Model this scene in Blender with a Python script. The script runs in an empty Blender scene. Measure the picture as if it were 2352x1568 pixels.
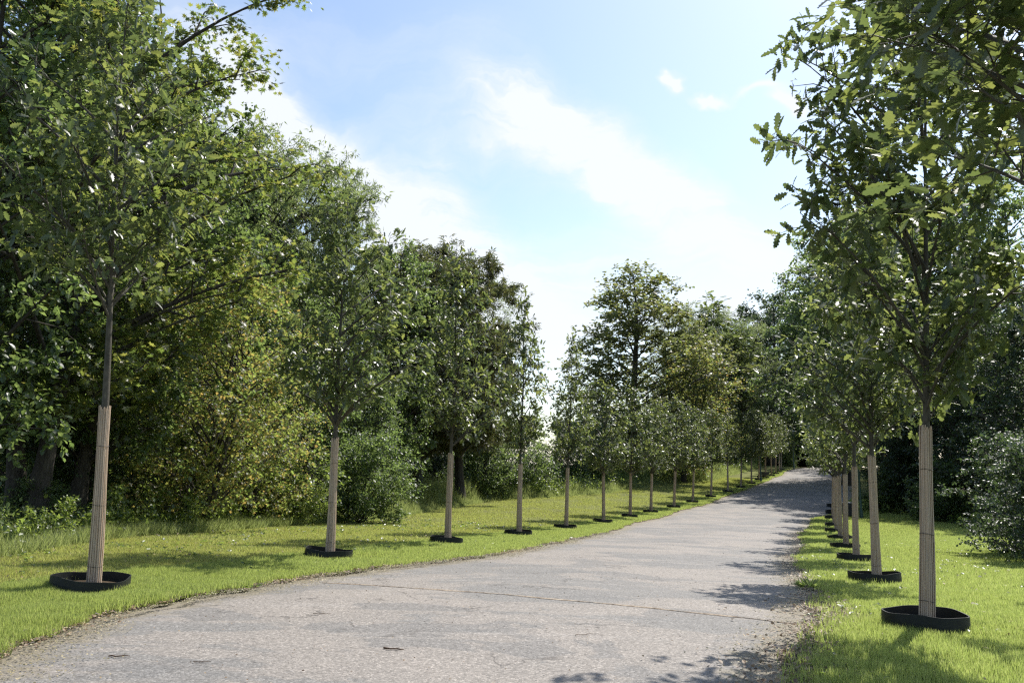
import bpy, math, random
import numpy as np
from mathutils import Vector, Matrix
random.seed(4)
PI = math.pi
sc = bpy.context.scene
# ------------------------------------------------------------------ camera, world, sun, exposure
CAMZ = 1.6
F = 1900.0 / 2352.0            # focal length over frame width
PITCH = math.atan((1070 - 784) / 1900.0)
cam_d = bpy.data.cameras.new("Camera"); cam = bpy.data.objects.new("Camera", cam_d)
sc.collection.objects.link(cam); sc.camera = cam
cam.location = (0, 0, CAMZ); cam.rotation_euler = (PI / 2 + PITCH, 0, 0)
cam_d.sensor_width = 36; cam_d.lens = 36 * F; cam_d.clip_start = 0.05; cam_d.clip_end = 5000
SUN_AZ, SUN_EL = math.radians(42), math.radians(52)
sun_dir = Vector((math.sin(SUN_AZ) * math.cos(SUN_EL), math.cos(SUN_AZ) * math.cos(SUN_EL), math.sin(SUN_EL)))
sd = bpy.data.lights.new("Sun", 'SUN'); sd.energy = 5.0; sd.angle = math.radians(0.53); sd.color = (1, .955, .88)
so = bpy.data.objects.new("Sun", sd); sc.collection.objects.link(so)
so.rotation_euler = (-sun_dir).to_track_quat('-Z', 'Y').to_euler(); so.location = (20, 20, 40)
sc.view_settings.view_transform = 'Standard'; sc.view_settings.look = 'None'; sc.view_settings.gamma = 1
sc.view_settings.exposure = 0.5
sc.render.engine = 'CYCLES'
cy = sc.cycles
cy.max_bounces = 6; cy.diffuse_bounces = 4; cy.glossy_bounces = 2; cy.transmission_bounces = 4; cy.transparent_max_bounces = 4
cy.volume_bounces = 0; cy.caustics_reflective = False; cy.caustics_refractive = False
cy.sample_clamp_indirect = 4; cy.use_denoising = False
cy.pixel_filter_type = 'BLACKMAN_HARRIS'; cy.filter_width = 1.3

class NT:
    """small helper for node trees"""
    def __init__(s, nt): s.nt = nt; nt.nodes.clear()
    def n(s, t, **kw):
        nd = s.nt.nodes.new(t)
        for k, v in kw.items():
            if k == 'i':
                for a, b in v.items():
                    if isinstance(b, bpy.types.NodeSocket): s.nt.links.new(b, nd.inputs[a])
                    else: nd.inputs[a].default_value = b
            else: setattr(nd, k, v)
        return nd
    def math(s, op, a, b=0.0, c=0.0, clamp=False):
        nd = s.n('ShaderNodeMath', operation=op, i={0: a, 1: b, 2: c}); nd.use_clamp = clamp
        return nd.outputs[0]
    def ramp(s, fac, stops, interp='LINEAR'):
        nd = s.n('ShaderNodeValToRGB', i={0: fac}); cr = nd.color_ramp; cr.interpolation = interp
        while len(cr.elements) < len(stops): cr.elements.new(.5)
        for e, (p, c) in zip(cr.elements, stops):
            e.position = p; e.color = (c, c, c, 1) if isinstance(c, (int, float)) else (*c, 1)
        return nd.outputs[0]
    def mix(s, fac, a, b, blend='MIX'):
        nd = s.n('ShaderNodeMix', data_type='RGBA', blend_type=blend)
        for k, v in ((0, fac), (6, a), (7, b)):
            if isinstance(v, bpy.types.NodeSocket): s.nt.links.new(v, nd.inputs[k])
            elif k == 0: nd.inputs[k].default_value = v
            else: nd.inputs[k].default_value = (*v, 1) if len(v) == 3 else v
        return nd.outputs[2]
    def noise(s, vec, scale, detail=4, rough=.55, dist=0):
        nd = s.n('ShaderNodeTexNoise', i={'Scale': scale, 'Detail': detail, 'Roughness': rough, 'Distortion': dist})
        if vec is not None: s.nt.links.new(vec, nd.inputs['Vector'])
        return nd.outputs['Fac']

# world: physical sky with high thin cloud at chosen azimuths and elevations
w = bpy.data.worlds.new("World"); sc.world = w; w.use_nodes = True
T = NT(w.node_tree)
sky = T.n('ShaderNodeTexSky', sky_type='NISHITA', sun_disc=False, sun_elevation=SUN_EL, sun_rotation=SUN_AZ,
          altitude=50, air_density=1.0, dust_density=1.0, ozone_density=1.6)
tc = T.n('ShaderNodeTexCoord').outputs['Generated']
sep = T.n('ShaderNodeSeparateXYZ', i={0: tc})
az = T.math('ARCTAN2', sep.outputs[0], sep.outputs[1])
el = T.math('ARCSINE', sep.outputs[2])
p0 = T.n('ShaderNodeCombineXYZ', i={0: az, 1: el, 2: 0.0}).outputs[0]
wn = T.n('ShaderNodeTexNoise', i={'Vector': p0, 'Scale': 5.0, 'Detail': 5.0, 'Roughness': .55})
wv = T.n('ShaderNodeVectorMath', operation='SUBTRACT', i={0: wn.outputs['Color'], 1: (.5, .5, .5)})
ws = T.n('ShaderNodeVectorMath', operation='SCALE', i={0: wv.outputs[0], 'Scale': .17})
pw = T.n('ShaderNodeVectorMath', operation='ADD', i={0: p0, 1: ws.outputs[0]}).outputs[0]
pw = T.n('ShaderNodeVectorMath', operation='MULTIPLY', i={0: pw, 1: (1, 1, 0)}).outputs[0]
def az_el(px, py):
    v = Vector(((px - 1176) / 1900, math.cos(PITCH) - (784 - py) / 1900 * math.sin(PITCH),
                math.sin(PITCH) + (784 - py) / 1900 * math.cos(PITCH))).normalized()
    return math.atan2(v.x, v.y), math.asin(v.z)
# direction blobs: centre, half length, half width (radians), tilt (deg, + climbs to the right), weight
BLOBS = [(720, 330, .24, .040, -36, .95), (860, 520, .22, .045, -32, .85), (1210, 290, .12, .050, -18, .95),
         (1420, 390, .13, .038, -38, .9), (1640, 540, .13, .038, -30, .7), (1200, 640, .38, .06, 0, .8), (1300, 760, .38, .02, 0, .5),
         (1010, 420, .10, .045, -50, .6), (560, 260, .10, .07, -20, .55), (1560, 168, .016, .006, 10, 1.7),
         (1632, 202, .020, .006, -14, 1.7), (1740, 180, .03, .006, 5, 1.0), (1822, 200, .022, .010, -20, 1.7),
         (1500, 900, .55, .10, 0, .45), (760, 90, .22, .04, 5, .28)]
tot = None
for (bx_, by_, hl, hw, tilt, wt) in BLOBS:
    a0, e0 = az_el(bx_, by_)
    small = hl < .05
    d_ = T.n('ShaderNodeVectorMath', operation='SUBTRACT', i={0: pw, 1: (a0, e0, 0)}).outputs[0]
    r_ = T.n('ShaderNodeVectorRotate', rotation_type='Z_AXIS', i={0: d_, 'Angle': -math.radians(tilt)}).outputs[0]
    s_ = T.n('ShaderNodeVectorMath', operation='MULTIPLY', i={0: r_, 1: (1 / hl, 1 / hw, 0)}).outputs[0]
    l_ = T.n('ShaderNodeVectorMath', operation='LENGTH', i={0: s_}).outputs['Value']
    g_ = T.math('MULTIPLY', T.math('EXPONENT', T.math('MULTIPLY', T.math('MULTIPLY', l_, l_), -1.0)), wt)
    tot = g_ if tot is None else T.math('ADD', tot, g_)
fv = T.n('ShaderNodeMapping', i={'Vector': pw, 'Rotation': (0, 0, math.radians(30)), 'Scale': (6, 34, 1)}).outputs[0]
fib = T.noise(fv, 1.0, 8, .62, .5)
lump = T.noise(pw, 9, 6, .6)
fac = T.math('MULTIPLY', tot, T.math('MAXIMUM', T.math('SUBTRACT', T.math('MULTIPLY', T.math('ADD', T.math('MULTIPLY', fib, 1.5), T.math('MULTIPLY', lump, 1.2)), 1.15), .60), .06))
fac = T.math('MULTIPLY', T.ramp(fac, [(0.05, 0.0), (.5, .34), (1.5, .95)]), .97)
haz = T.math('MULTIPLY', T.math('EXPONENT', T.math('MULTIPLY', T.math('ABSOLUTE', el), -5.0)), .35)
skyc = T.mix(1.0, sky.outputs[0], (1.48, 1.46, 1.40), 'MULTIPLY')
lit = T.mix(T.math('MAXIMUM', fac, haz), skyc, (6.6, 6.85, 7.15))
bg = T.n('ShaderNodeBackground', i={'Color': lit, 'Strength': .105})
T.nt.links.new(bg.outputs[0], T.n('ShaderNodeOutputWorld').inputs[0])

# ------------------------------------------------------------------ the photograph's rays (frame 2352 x 1568)
cp, sp_ = math.cos(PITCH), math.sin(PITCH)
def at(px, py, Y):
    u, v = (px - 1176) / 1900, (784 - py) / 1900
    d = np.array((u, cp - v * sp_, sp_ + v * cp)); return np.array((0, 0, CAMZ)) + d * (Y / d[1])
# planted rows: frame x, base y, wrap-top x, wrap-top y, forward distance
LROW = [(214, 1358, 242, 935), (757, 1283, 770, 1005), (1028, 1250, 1035, 1040), (1192, 1232, 1195, 1066),
        (1300, 1217, 1304, 1074), (1386, 1201, 1386, 1083), (1447, 1189, 1449, 1084), (1495, 1179, 1497, 1087),
        (1548, 1168, 1551, 1080), (1591, 1155, 1594, 1073), (1633, 1144, 1635, 1064), (1672, 1129, 1671, 1061),
        (1702, 1121, 1703, 1056), (1726, 1112, 1726, 1050), (1743, 1103, 1744, 1047), (1758, 1097, 1758, 1044),
        (1772, 1094, 1771, 1044), (1782, 1089, 1782, 1042), (1790, 1083, 1790, 1038), (1794, 1079, 1795, 1036)]
LROW = [(*r, 9.3 + 4.95 * i) for i, r in enumerate(LROW)]
RROW = [(2130, 1445, 2127, 980), (2015, 1339, 2002, 1045), (1967, 1289, 1962, 1071), (1943, 1262, 1941, 1089),
        (1930, 1241, 1927, 1092), (1921, 1223, 1921, 1094), (1916, 1209, 1917, 1095), (1914, 1197, 1914, 1096),
        (1914, 1186, 1914, 1095), (1916, 1176, 1916, 1092)]
RROW = [(*r, 8.6 + 4.95 * i) for i, r in enumerate(RROW)]
LP = np.array([at(r[0], r[1], r[4]) for r in LROW]); RP = np.array([at(r[0], r[1], r[4]) for r in RROW])
def sm(a):
    b = a.copy(); b[1:-1] = .25 * a[:-2] + .5 * a[1:-1] + .25 * a[2:]; return b
LYs = np.concatenate(([-30, 0, 4.5], LP[:, 1], [112, 125, 150, 220]))
LXs = np.concatenate(([-15, -7.4, -6.1], LP[:, 0], [38.5, 46, 60, 95]))
LZs = np.concatenate(([.15, .2, .2], sm(LP[:, 2]), [1.42, 1.2, -.5, -4]))
XR_far = [20.3, 25.2, 29.6, 33.5, 38.0, 42.6, 48.2, 56, 70, 105]
RYs = np.concatenate(([-30, 0, 4.5], RP[:7, 1], [48, 58, 68, 78, 88, 98, 112, 125, 150, 220]))
RXs = np.concatenate(([-8, 1.2, 2.8], RP[:7, 0], XR_far))
RZs = np.concatenate(([-.1, -.02, -.05], sm(RP[:7, 2]), [-1.12, -.85, -.35, .05, .45, .95, 1.36, 1.15, -.5, -4]))
def base_xy(Y): return np.interp(Y, LYs, LXs), np.interp(Y, RYs, RXs), np.interp(Y, LYs, LZs), np.interp(Y, RYs, RZs)
def gz(X, Y):
    """height of the ground"""
    xl, xr, zl, zr = base_xy(Y)
    t = (X - xl) / (xr - xl)
    sl = (zl - zr)
    z = zr + sl * (1 - np.clip(t, 0, 1))
    dl = np.maximum(0, xl - X); dr = np.maximum(0, X - xr)
    z = z + .35 * (1 - np.exp(-dl / 4.0)) - .10 * (1 - np.exp(-dr / 5.0))
    z = z + .012 * np.sin(X * 1.7 + Y * .6) * np.sin(Y * 1.3 - X * .4)
    return z
def hit(px, py):
    """where the frame's ray meets the ground"""
    lo = 3.0
    for Y in np.arange(3, 140, .25):
        p = at(px, py, Y)
        if p[2] < gz(p[0], p[1]):
            a, b = Y - .25, Y
            for _ in range(12):
                m = (a + b) / 2; q = at(px, py, m)
                if q[2] < gz(q[0], q[1]): b = m
                else: a = m
            return at(px, py, b)
    return at(px, py, 140)
def xat(px, Y):
    """world x of a frame column at forward distance Y on the ground"""
    X = (px - 1176) / 1900 * Y
    for _ in range(3):
        z = gz(X, Y); X = (px - 1176) / 1900 * (Y * cp + (z - CAMZ) * sp_)
    return X
def ztop(py, Y): return at(1176, py, Y)[2]

# ------------------------------------------------------------------ mesh helpers
def tag(o, label=None, cat=None, group=None, kind=None):
    if label: o['label'] = label
    if cat: o['category'] = cat
    if group: o['group'] = group
    if kind: o['kind'] = kind
    return o
def mesh(name, parts, mats, smooth=False):
    """parts: list of (V n x 3, F m x k [, material index]); one mesh"""
    me = bpy.data.meshes.new(name)
    V = np.concatenate([p[0] for p in parts]).astype(np.float32)
    loops, starts, mi = [], [], []; off = 0; ls = 0
    for p in parts:
        f = np.asarray(p[1]); m, k = f.shape
        loops.append((f + off).ravel()); starts.append(ls + np.arange(m) * k); mi.append(np.full(m, p[2] if len(p) > 2 else 0))
        off += len(p[0]); ls += m * k
    loops = np.concatenate(loops).astype(np.int32); starts = np.concatenate(starts).astype(np.int32)
    mi = np.concatenate(mi).astype(np.int32)
    me.vertices.add(len(V)); me.vertices.foreach_set('co', V.ravel())
    me.loops.add(len(loops)); me.loops.foreach_set('vertex_index', loops)
    me.polygons.add(len(starts)); me.polygons.foreach_set('loop_start', starts)
    for m in (mats if isinstance(mats, (list, tuple)) else [mats]): me.materials.append(m)
    me.polygons.foreach_set('material_index', mi)
    me.polygons.foreach_set('use_smooth', np.full(len(starts), smooth))
    me.update(calc_edges=True)
    return me
def link(name, me, parent=None, loc=None):
    o = bpy.data.objects.new(name, me); sc.collection.objects.link(o)
    if parent is not None: o.parent = parent
    if loc is not None: o.location = loc
    return o
def nrm(a): return a / np.maximum(np.linalg.norm(a, axis=-1, keepdims=True), 1e-9)
def tubes(P, R, S, cap=True):
    """P n,k,3 centre lines, R n,k radii -> one (V,F) of n tubes"""
    P = np.asarray(P, float); R = np.asarray(R, float)
    n, k, _ = P.shape
    D = np.empty_like(P); D[:, 1:-1] = P[:, 2:] - P[:, :-2]; D[:, 0] = P[:, 1] - P[:, 0]; D[:, -1] = P[:, -1] - P[:, -2]
    D = nrm(D)
    ref = np.where(np.abs(D[:, :1, 2:3]) > .8, np.array([1., 0, 0]), np.array([0, 0, 1.]))
    A = nrm(np.cross(D, np.broadcast_to(ref, D.shape))); B = np.cross(D, A)
    th = np.arange(S) / S * 2 * PI
    V = P[:, :, None, :] + R[:, :, None, None] * (np.cos(th)[None, None, :, None] * A[:, :, None, :] + np.sin(th)[None, None, :, None] * B[:, :, None, :])
    idx = np.arange(n * k * S).reshape(n, k, S)
    a = idx[:, :-1, :]; b = np.roll(a, -1, 2); c = idx[:, 1:, :]; d = np.roll(c, -1, 2)
    Fc = np.stack([a, b, d, c], -1).reshape(-1, 4)
    return V.reshape(-1, 3), Fc
def lathe(prof, S=24, c=(0, 0, 0)):
    pr = np.array(prof, float); th = np.arange(S) / S * 2 * PI
    V = np.stack([pr[:, None, 0] * np.cos(th) + c[0], pr[:, None, 0] * np.sin(th) + c[1], np.repeat(pr[:, 1:2], S, 1) + c[2]], -1).reshape(-1, 3)
    idx = np.arange(len(pr) * S).reshape(len(pr), S)
    a = idx[:-1]; b = np.roll(a, -1, 1); cc = idx[1:]; d = np.roll(cc, -1, 1)
    return V, np.stack([a, b, d, cc], -1).reshape(-1, 4)
# leaf outlines: right half (half width, along), mirrored about a spine, folded and curled
def leaf_tpl(half, fold=.18, curl=.12):
    h = np.array(half, float); n = len(h)
    def z(x, y): return fold * np.abs(x) - curl * y * y
    sp = np.stack([np.zeros(n), h[:, 1], z(0 * h[:, 1], h[:, 1])], -1)
    rt = np.stack([h[:, 0], h[:, 1], z(h[:, 0], h[:, 1])], -1); lt = rt * np.array([-1, 1, 1])
    V = np.concatenate([sp, rt, lt]); Fs = []
    for i in range(n - 1):
        for o, flip in ((n, 0), (2 * n, 1)):
            q = [(i, o + i, o + i + 1), (i, o + i + 1, i + 1)]
            if h[i, 0] == 0: q = q[1:]
            if h[i + 1, 0] == 0: q = [(i, o + i, i + 1)] if h[i, 0] else []
            Fs += [t[::-1] if flip else t for t in q]
    return V, np.array(Fs)
OAK_HI = leaf_tpl([(0, 0), (.035, .10), (.13, .17), (.085, .27), (.20, .36), (.115, .45), (.25, .56), (.15, .64), (.23, .76), (.13, .82), (.13, .93), (0, 1)])
OAK_LO = leaf_tpl([(0, 0), (.12, .2), (.08, .3), (.24, .5), (.13, .62), (.22, .8), (0, 1)])
SIMPLE = leaf_tpl([(0, 0), (.22, .3), (.24, .6), (0, 1)])
NARROW = leaf_tpl([(0, 0), (.11, .35), (0, 1)], .3, .25)
BROAD = leaf_tpl([(0, 0), (.30, .35), (.27, .65), (0, 1)])
def star_tpl():
    ang = np.radians([-90, -38, -12, 12, 33, 58, 78, 90]); rad = np.array([.05, .36, .20, .52, .27, .55, .32, .62])
    half = [(r * math.cos(a), .42 + r * math.sin(a)) for a, r in zip(ang, rad)]
    half[0] = (0, half[0][1]); half[-1] = (0, half[-1][1])
    pts = half + [(-x, y) for x, y in half[-2:0:-1]]
    V = np.array([(0, .40, 0)] + [(x, y, .16 * abs(x) - .15 * y * y) for x, y in pts]); n = len(pts)
    return V, np.array([(0, 1 + i, 1 + (i + 1) % n) for i in range(n)])
STAR = star_tpl()
def chest_tpl():
    Vs, Fs = [], []
    for a in (-100, -55, 0, 55, 100):
        r = math.radians(a); L = 1 if a == 0 else .85 if abs(a) < 60 else .6
        for x, y, z in ((0, 0, 0), (.13, .6, -.1), (0, 1, -.35), (-.13, .6, -.1)):
            x, y, z = x * L, y * L, z * L
            Vs.append((x * math.cos(r) + y * math.sin(r), -x * math.sin(r) + y * math.cos(r), z))
        k = len(Vs) - 4; Fs += [(k, k + 1, k + 2), (k, k + 2, k + 3)]
    return np.array(Vs), np.array(Fs)
CHEST = chest_tpl()
def place(tpl, P, D, N, S):
    V, Fc = tpl; n, k = len(P), len(V)
    D = nrm(D); X = nrm(np.cross(D, N)); Z = np.cross(X, D)
    W = P[:, None, :] + S[:, None, None] * (V[None, :, 0:1] * X[:, None] + V[None, :, 1:2] * D[:, None] + V[None, :, 2:3] * Z[:, None])
    return W.reshape(-1, 3), (Fc[None] + (np.arange(n) * k)[:, None, None]).reshape(-1, Fc.shape[1])

# ------------------------------------------------------------------ materials
def new_mat(name):
    m = bpy.data.materials.new(name); m.use_nodes = True; return m, NT(m.node_tree)
def leaf_mat(name, cols, trans, tfac=.42, rough=.42, spec=.7):
    """cols: leaf colours picked per leaf; trans: light through the leaf"""
    gain = 1.0 if 'grass' in name or name in ('dead_leaf', 'straw', 'needle') else 1.5
    if gain > 1:
        trans = [(a * 1.38, b * 1.30, c * 1.3 + .025) for a, b, c in trans]; cols = [(a * 1.15, b * 1.08, c * 1.2 + .006) for a, b, c in cols]
    m, t = new_mat(name)
    g = t.n('ShaderNodeNewGeometry'); rnd = g.outputs['Random Per Island']
    n = len(cols)
    c = t.ramp(rnd, [(i / max(1, n - 1), cc) for i, cc in enumerate(cols)])
    oi = t.n('ShaderNodeTexCoord').outputs['Object']
    big = t.noise(oi, .55, 2)
    c = t.mix(t.ramp(big, [(.35, 0.0), (.65, 1.0)]), c, t.mix(1.0, c, (1.25, 1.12, .8), 'MULTIPLY'))
    tcn = len(trans); tcol = t.ramp(t.math('FRACT', t.math('MULTIPLY', rnd, 7.31)), [(i / max(1, tcn - 1), cc) for i, cc in enumerate(trans)])
    p = t.n('ShaderNodeBsdfPrincipled', i={'Base Color': c, 'Roughness': rough, 'Specular IOR Level': spec})
    tr = t.n('ShaderNodeBsdfTranslucent', i={'Color': tcol})
    mx = t.n('ShaderNodeMixShader', i={0: tfac, 1: p.outputs[0], 2: tr.outputs[0]})
    t.nt.links.new(mx.outputs[0], t.n('ShaderNodeOutputMaterial').inputs[0])
    return m
def simple_mat(name, fn, rough=.8, spec=.3, bump=None, metallic=0):
    m, t = new_mat(name); oc = t.n('ShaderNodeTexCoord').outputs['Object']
    c = fn(t, oc)
    p = t.n('ShaderNodeBsdfPrincipled', i={'Base Color': c if isinstance(c, bpy.types.NodeSocket) else (*c, 1), 'Roughness': rough, 'Specular IOR Level': spec, 'Metallic': metallic})
    if bump:
        h = bump[0](t, oc)
        b = t.n('ShaderNodeBump', i={'Height': h, 'Strength': bump[1], 'Distance': bump[2]})
        t.nt.links.new(b.outputs[0], p.inputs['Normal'])
    t.nt.links.new(p.outputs[0], t.n('ShaderNodeOutputMaterial').inputs[0])
    return m
M = {}
M['oak_leaf'] = leaf_mat('oak_leaf', [(.022, .038, .012), (.032, .054, .014), (.044, .068, .016), (.062, .084, .018)],
                         [(.10, .15, .03), (.16, .22, .04), (.32, .38, .07)], .40, .38, .8)
M['maple_leaf'] = leaf_mat('maple_leaf', [(.025, .045, .012), (.035, .062, .014), (.05, .08, .016), (.09, .09, .02)],
                           [(.15, .23, .03), (.22, .30, .04), (.33, .34, .05)], .48, .42, .8)
M['yellow_leaf'] = leaf_mat('yellow_leaf', [(.035, .06, .014), (.045, .08, .016), (.065, .10, .02), (.10, .10, .022), (.15, .09, .025)],
                            [(.24, .36, .06), (.30, .41, .07), (.38, .43, .08), (.52, .38, .09)], .50, .45)
M['ash_leaf'] = leaf_mat('ash_leaf', [(.035, .065, .02), (.05, .09, .028), (.065, .11, .035)],
                         [(.20, .28, .07), (.30, .38, .10)], .42, .45, .7)
M['chestnut_leaf'] = leaf_mat('chestnut_leaf', [(.022, .038, .016), (.032, .052, .018), (.055, .058, .022), (.085, .058, .026)],
                              [(.12, .17, .03), (.20, .21, .04)], .3, .42)
M['brown_leaf'] = leaf_mat('brown_leaf', [(.038, .062, .024), (.052, .078, .028), (.072, .086, .030), (.10, .085, .034)],
                           [(.22, .30, .06), (.32, .34, .08)], .36, .45)
M['wood_leaf'] = leaf_mat('wood_leaf', [(.024, .046, .016), (.034, .064, .020), (.046, .080, .024)],
                          [(.17, .27, .05), (.26, .36, .08)], .44, .42, .8)
M['dark_leaf'] = leaf_mat('dark_leaf', [(.016, .032, .014), (.024, .044, .016), (.034, .056, .02)],
                          [(.08, .14, .025), (.13, .20, .04)], .3, .45)
M['shrub_leaf'] = leaf_mat('shrub_leaf', [(.030, .06, .016), (.045, .085, .02), (.07, .11, .026), (.12, .14, .03)],
                           [(.22, .33, .04), (.32, .42, .06)], .42, .38)
M['needle'] = leaf_mat('needle', [(.018, .032, .020), (.028, .045, .026), (.045, .062, .035)], [(.05, .08, .02), (.08, .11, .03)], .15, .5)
M['bark'] = simple_mat('bark', lambda t, o: t.ramp(t.noise(t.n('ShaderNodeMapping', i={'Vector': o, 'Scale': (9, 9, 1.6)}).outputs[0], 2.2, 6, .65),
                       [(.3, (.030, .026, .022)), (.6, (.075, .066, .054)), (.85, (.13, .118, .095))]), .9, .2,
                       (lambda t, o: t.noise(t.n('ShaderNodeMapping', i={'Vector': o, 'Scale': (12, 12, 2)}).outputs[0], 2.5, 5, .6), .8, .03))
M['young_bark'] = simple_mat('young_bark', lambda t, o: t.ramp(t.noise(t.n('ShaderNodeMapping', i={'Vector': o, 'Scale': (1, 1, .4)}).outputs[0], 22, 5, .65),
                       [(.3, (.045, .040, .030)), (.55, (.085, .076, .056)), (.8, (.15, .135, .10))]), .75, .3,
                       (lambda t, o: t.noise(o, 60, 4, .6), .5, .01))
def reed_col(t, o):
    a = t.noise(t.n('ShaderNodeMapping', i={'Vector': o, 'Scale': (150, 150, 2.2)}).outputs[0], 1, 3, .6)
    b = t.noise(t.n('ShaderNodeMapping', i={'Vector': o, 'Scale': (22, 22, 3)}).outputs[0], 1, 4, .6)
    g = t.n('ShaderNodeNewGeometry').outputs['Random Per Island']
    c = t.ramp(a, [(.3, (.38, .27, .18)), (.5, (.58, .44, .31)), (.7, (.74, .61, .45))])
    c = t.mix(t.ramp(b, [(.4, 0.0), (.62, .5)]), c, (.40, .34, .27))
    return t.mix(t.ramp(g, [(0.0, 0.0), (1.0, .35)]), c, t.mix(1.0, c, (.55, .46, .40), 'MULTIPLY'))
M['reed'] = simple_mat('reed', reed_col, .7, .35)
M['wire'] = simple_mat('wire', lambda t, o: (.06, .055, .05), .5, .5, metallic=.6)
M['ring'] = simple_mat('ring_plastic', lambda t, o: t.ramp(t.noise(o, 7, 4, .6), [(.3, (.008, .009, .009)), (.7, (.018, .021, .019))]), .62, .3,
                       (lambda t, o: t.noise(o, 14, 3), .3, .02))
def soil_col(t, o):
    return t.ramp(t.noise(o, 9, 6, .7), [(.3, (.03, .022, .014)), (.55, (.075, .055, .035)), (.8, (.15, .11, .07))])
M['soil'] = simple_mat('soil', soil_col, .95, .1, (lambda t, o: t.noise(o, 30, 5, .7), .8, .03))
def ground_mat():
    m, t = new_mat('lawn_ground'); o = t.n('ShaderNodeTexCoord').outputs['Object']
    wood = t.n('ShaderNodeAttribute', attribute_name='wood').outputs['Fac']
    bare = t.n('ShaderNodeAttribute', attribute_name='bare').outputs['Fac']
    a = t.noise(o, .35, 5, .6); b = t.noise(o, 7, 6, .7); c = t.noise(o, 60, 4, .7)
    g = t.ramp(b, [(.3, (.10, .115, .035)), (.5, (.165, .18, .055)), (.72, (.24, .235, .095))])
    g = t.mix(t.ramp(a, [(.42, 0.0), (.6, .6)]), g, (.12, .125, .05))
    g = t.mix(t.ramp(c, [(.62, 0.0), (.78, .8)]), g, (.17, .14, .08))
    s = t.ramp(t.noise(o, 24, 6, .7), [(.3, (.05, .038, .026)), (.5, (.14, .11, .08)), (.75, (.26, .215, .16))])
    bf = t.math('ADD', bare, t.math('MULTIPLY', t.math('SUBTRACT', b, .5), 1.3))
    g = t.mix(t.ramp(bf, [(.42, 0.0), (.6, 1.0)]), g, s)
    f = t.ramp(t.noise(o, 12, 6, .7), [(.3, (.018, .014, .009)), (.6, (.055, .042, .026)), (.8, (.10, .075, .045))])
    g = t.mix(wood, g, f)
    p = t.n('ShaderNodeBsdfPrincipled', i={'Base Color': g, 'Roughness': .95, 'Specular IOR Level': .1})
    bm_ = t.n('ShaderNodeBump', i={'Height': t.noise(o, 35, 5, .7), 'Strength': .9, 'Distance': .04})
    t.nt.links.new(bm_.outputs[0], p.inputs['Normal'])
    t.nt.links.new(p.outputs[0], t.n('ShaderNodeOutputMaterial').inputs[0]); return m
M['ground'] = ground_mat()
def road_mat():
    m, t = new_mat('asphalt'); o = t.n('ShaderNodeTexCoord').outputs['Object']
    edge = t.n('ShaderNodeAttribute', attribute_name='edge').outputs['Fac']
    mp = t.n('ShaderNodeMapping', i={'Vector': o, 'Rotation': (0, 0, math.radians(19)), 'Scale': (.7, 1.0, 1)}).outputs[0]
    patch = t.noise(mp, .42, 8, .62, .5)
    c = t.ramp(patch, [(.44, (.190, .180, .168)), (.488, (.198, .186, .172)), (.50, (.236, .213, .190)), (.62, (.258, .230, .203))])
    dark = t.noise(mp, .9, 3, .5, .3)
    c = t.mix(t.ramp(dark, [(.57, 0.0), (.585, .6)]), c, (.160, .154, .147))
    st = t.noise(t.n('ShaderNodeMapping', i={'Vector': o, 'Rotation': (0, 0, math.radians(-6)), 'Scale': (.25, 2.4, 1)}).outputs[0], 1.5, 5, .65)
    c = t.mix(t.ramp(st, [(.55, 0.0), (.68, .6)]), c, (.29, .265, .24))
    fine = t.n('ShaderNodeTexVoronoi', i={'Vector': o, 'Scale': 75.0}); fc = t.n('ShaderNodeSeparateColor', i={0: fine.outputs['Color']}).outputs[0]
    c = t.mix(.8, c, t.ramp(fc, [(0, .5), (.5, .92), (.85, 1.12), (1, 1.75)]), 'MULTIPLY')
    med = t.noise(o, 28, 5, .7)
    c = t.mix(.8, c, t.ramp(med, [(.3, .72), (.5, 1.0), (.7, 1.22)]), 'MULTIPLY')
    ef = t.math('ADD', edge, t.math('MULTIPLY', t.math('SUBTRACT', t.noise(o, 5, 6, .75), .5), 1.5))
    straw = t.ramp(t.noise(t.n('ShaderNodeMapping', i={'Vector': o, 'Scale': (1, 1.6, 1)}).outputs[0], 70, 4, .7), [(.35, (.08, .07, .05)), (.5, (.20, .17, .12)), (.65, (.33, .29, .20))])
    c = t.mix(t.ramp(ef, [(.45, 0.0), (.8, .85)]), c, straw)
    # fine cracks
    vc = t.n('ShaderNodeTexVoronoi', feature='DISTANCE_TO_EDGE', i={'Scale': .8, 'Vector': t.n('ShaderNodeVectorMath', operation='ADD', i={0: o, 1: t.n('ShaderNodeTexNoise', i={'Vector': o, 'Scale': 2.0, 'Detail': 5.0}).outputs['Color']}).outputs[0]}).outputs['Distance']
    ck = t.math('MULTIPLY', t.ramp(vc, [(0.0, 1.0), (.016, 0.0)]), t.ramp(t.noise(o, .7, 3), [(.50, 0.0), (.57, .9)]))
    c = t.mix(ck, c, (.07, .062, .055))
    p = t.n('ShaderNodeBsdfPrincipled', i={'Base Color': c, 'Roughness': .78, 'Specular IOR Level': .35})
    hh = t.math('ADD', t.math('MULTIPLY', fine.outputs['Distance'], -.5), t.math('MULTIPLY', med, .6))
    b = t.n('ShaderNodeBump', i={'Height': hh, 'Strength': .55, 'Distance': .008})
    t.nt.links.new(b.outputs[0], p.inputs['Normal'])
    t.nt.links.new(p.outputs[0], t.n('ShaderNodeOutputMaterial').inputs[0]); return m
M['road'] = road_mat()
M['grass'] = leaf_mat('grass_blade', [(.13, .175, .06), (.17, .21, .08), (.22, .25, .10), (.32, .30, .16)], [(.46, .58, .13), (.56, .68, .17), (.66, .72, .25)], .5, .5, .3)
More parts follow.
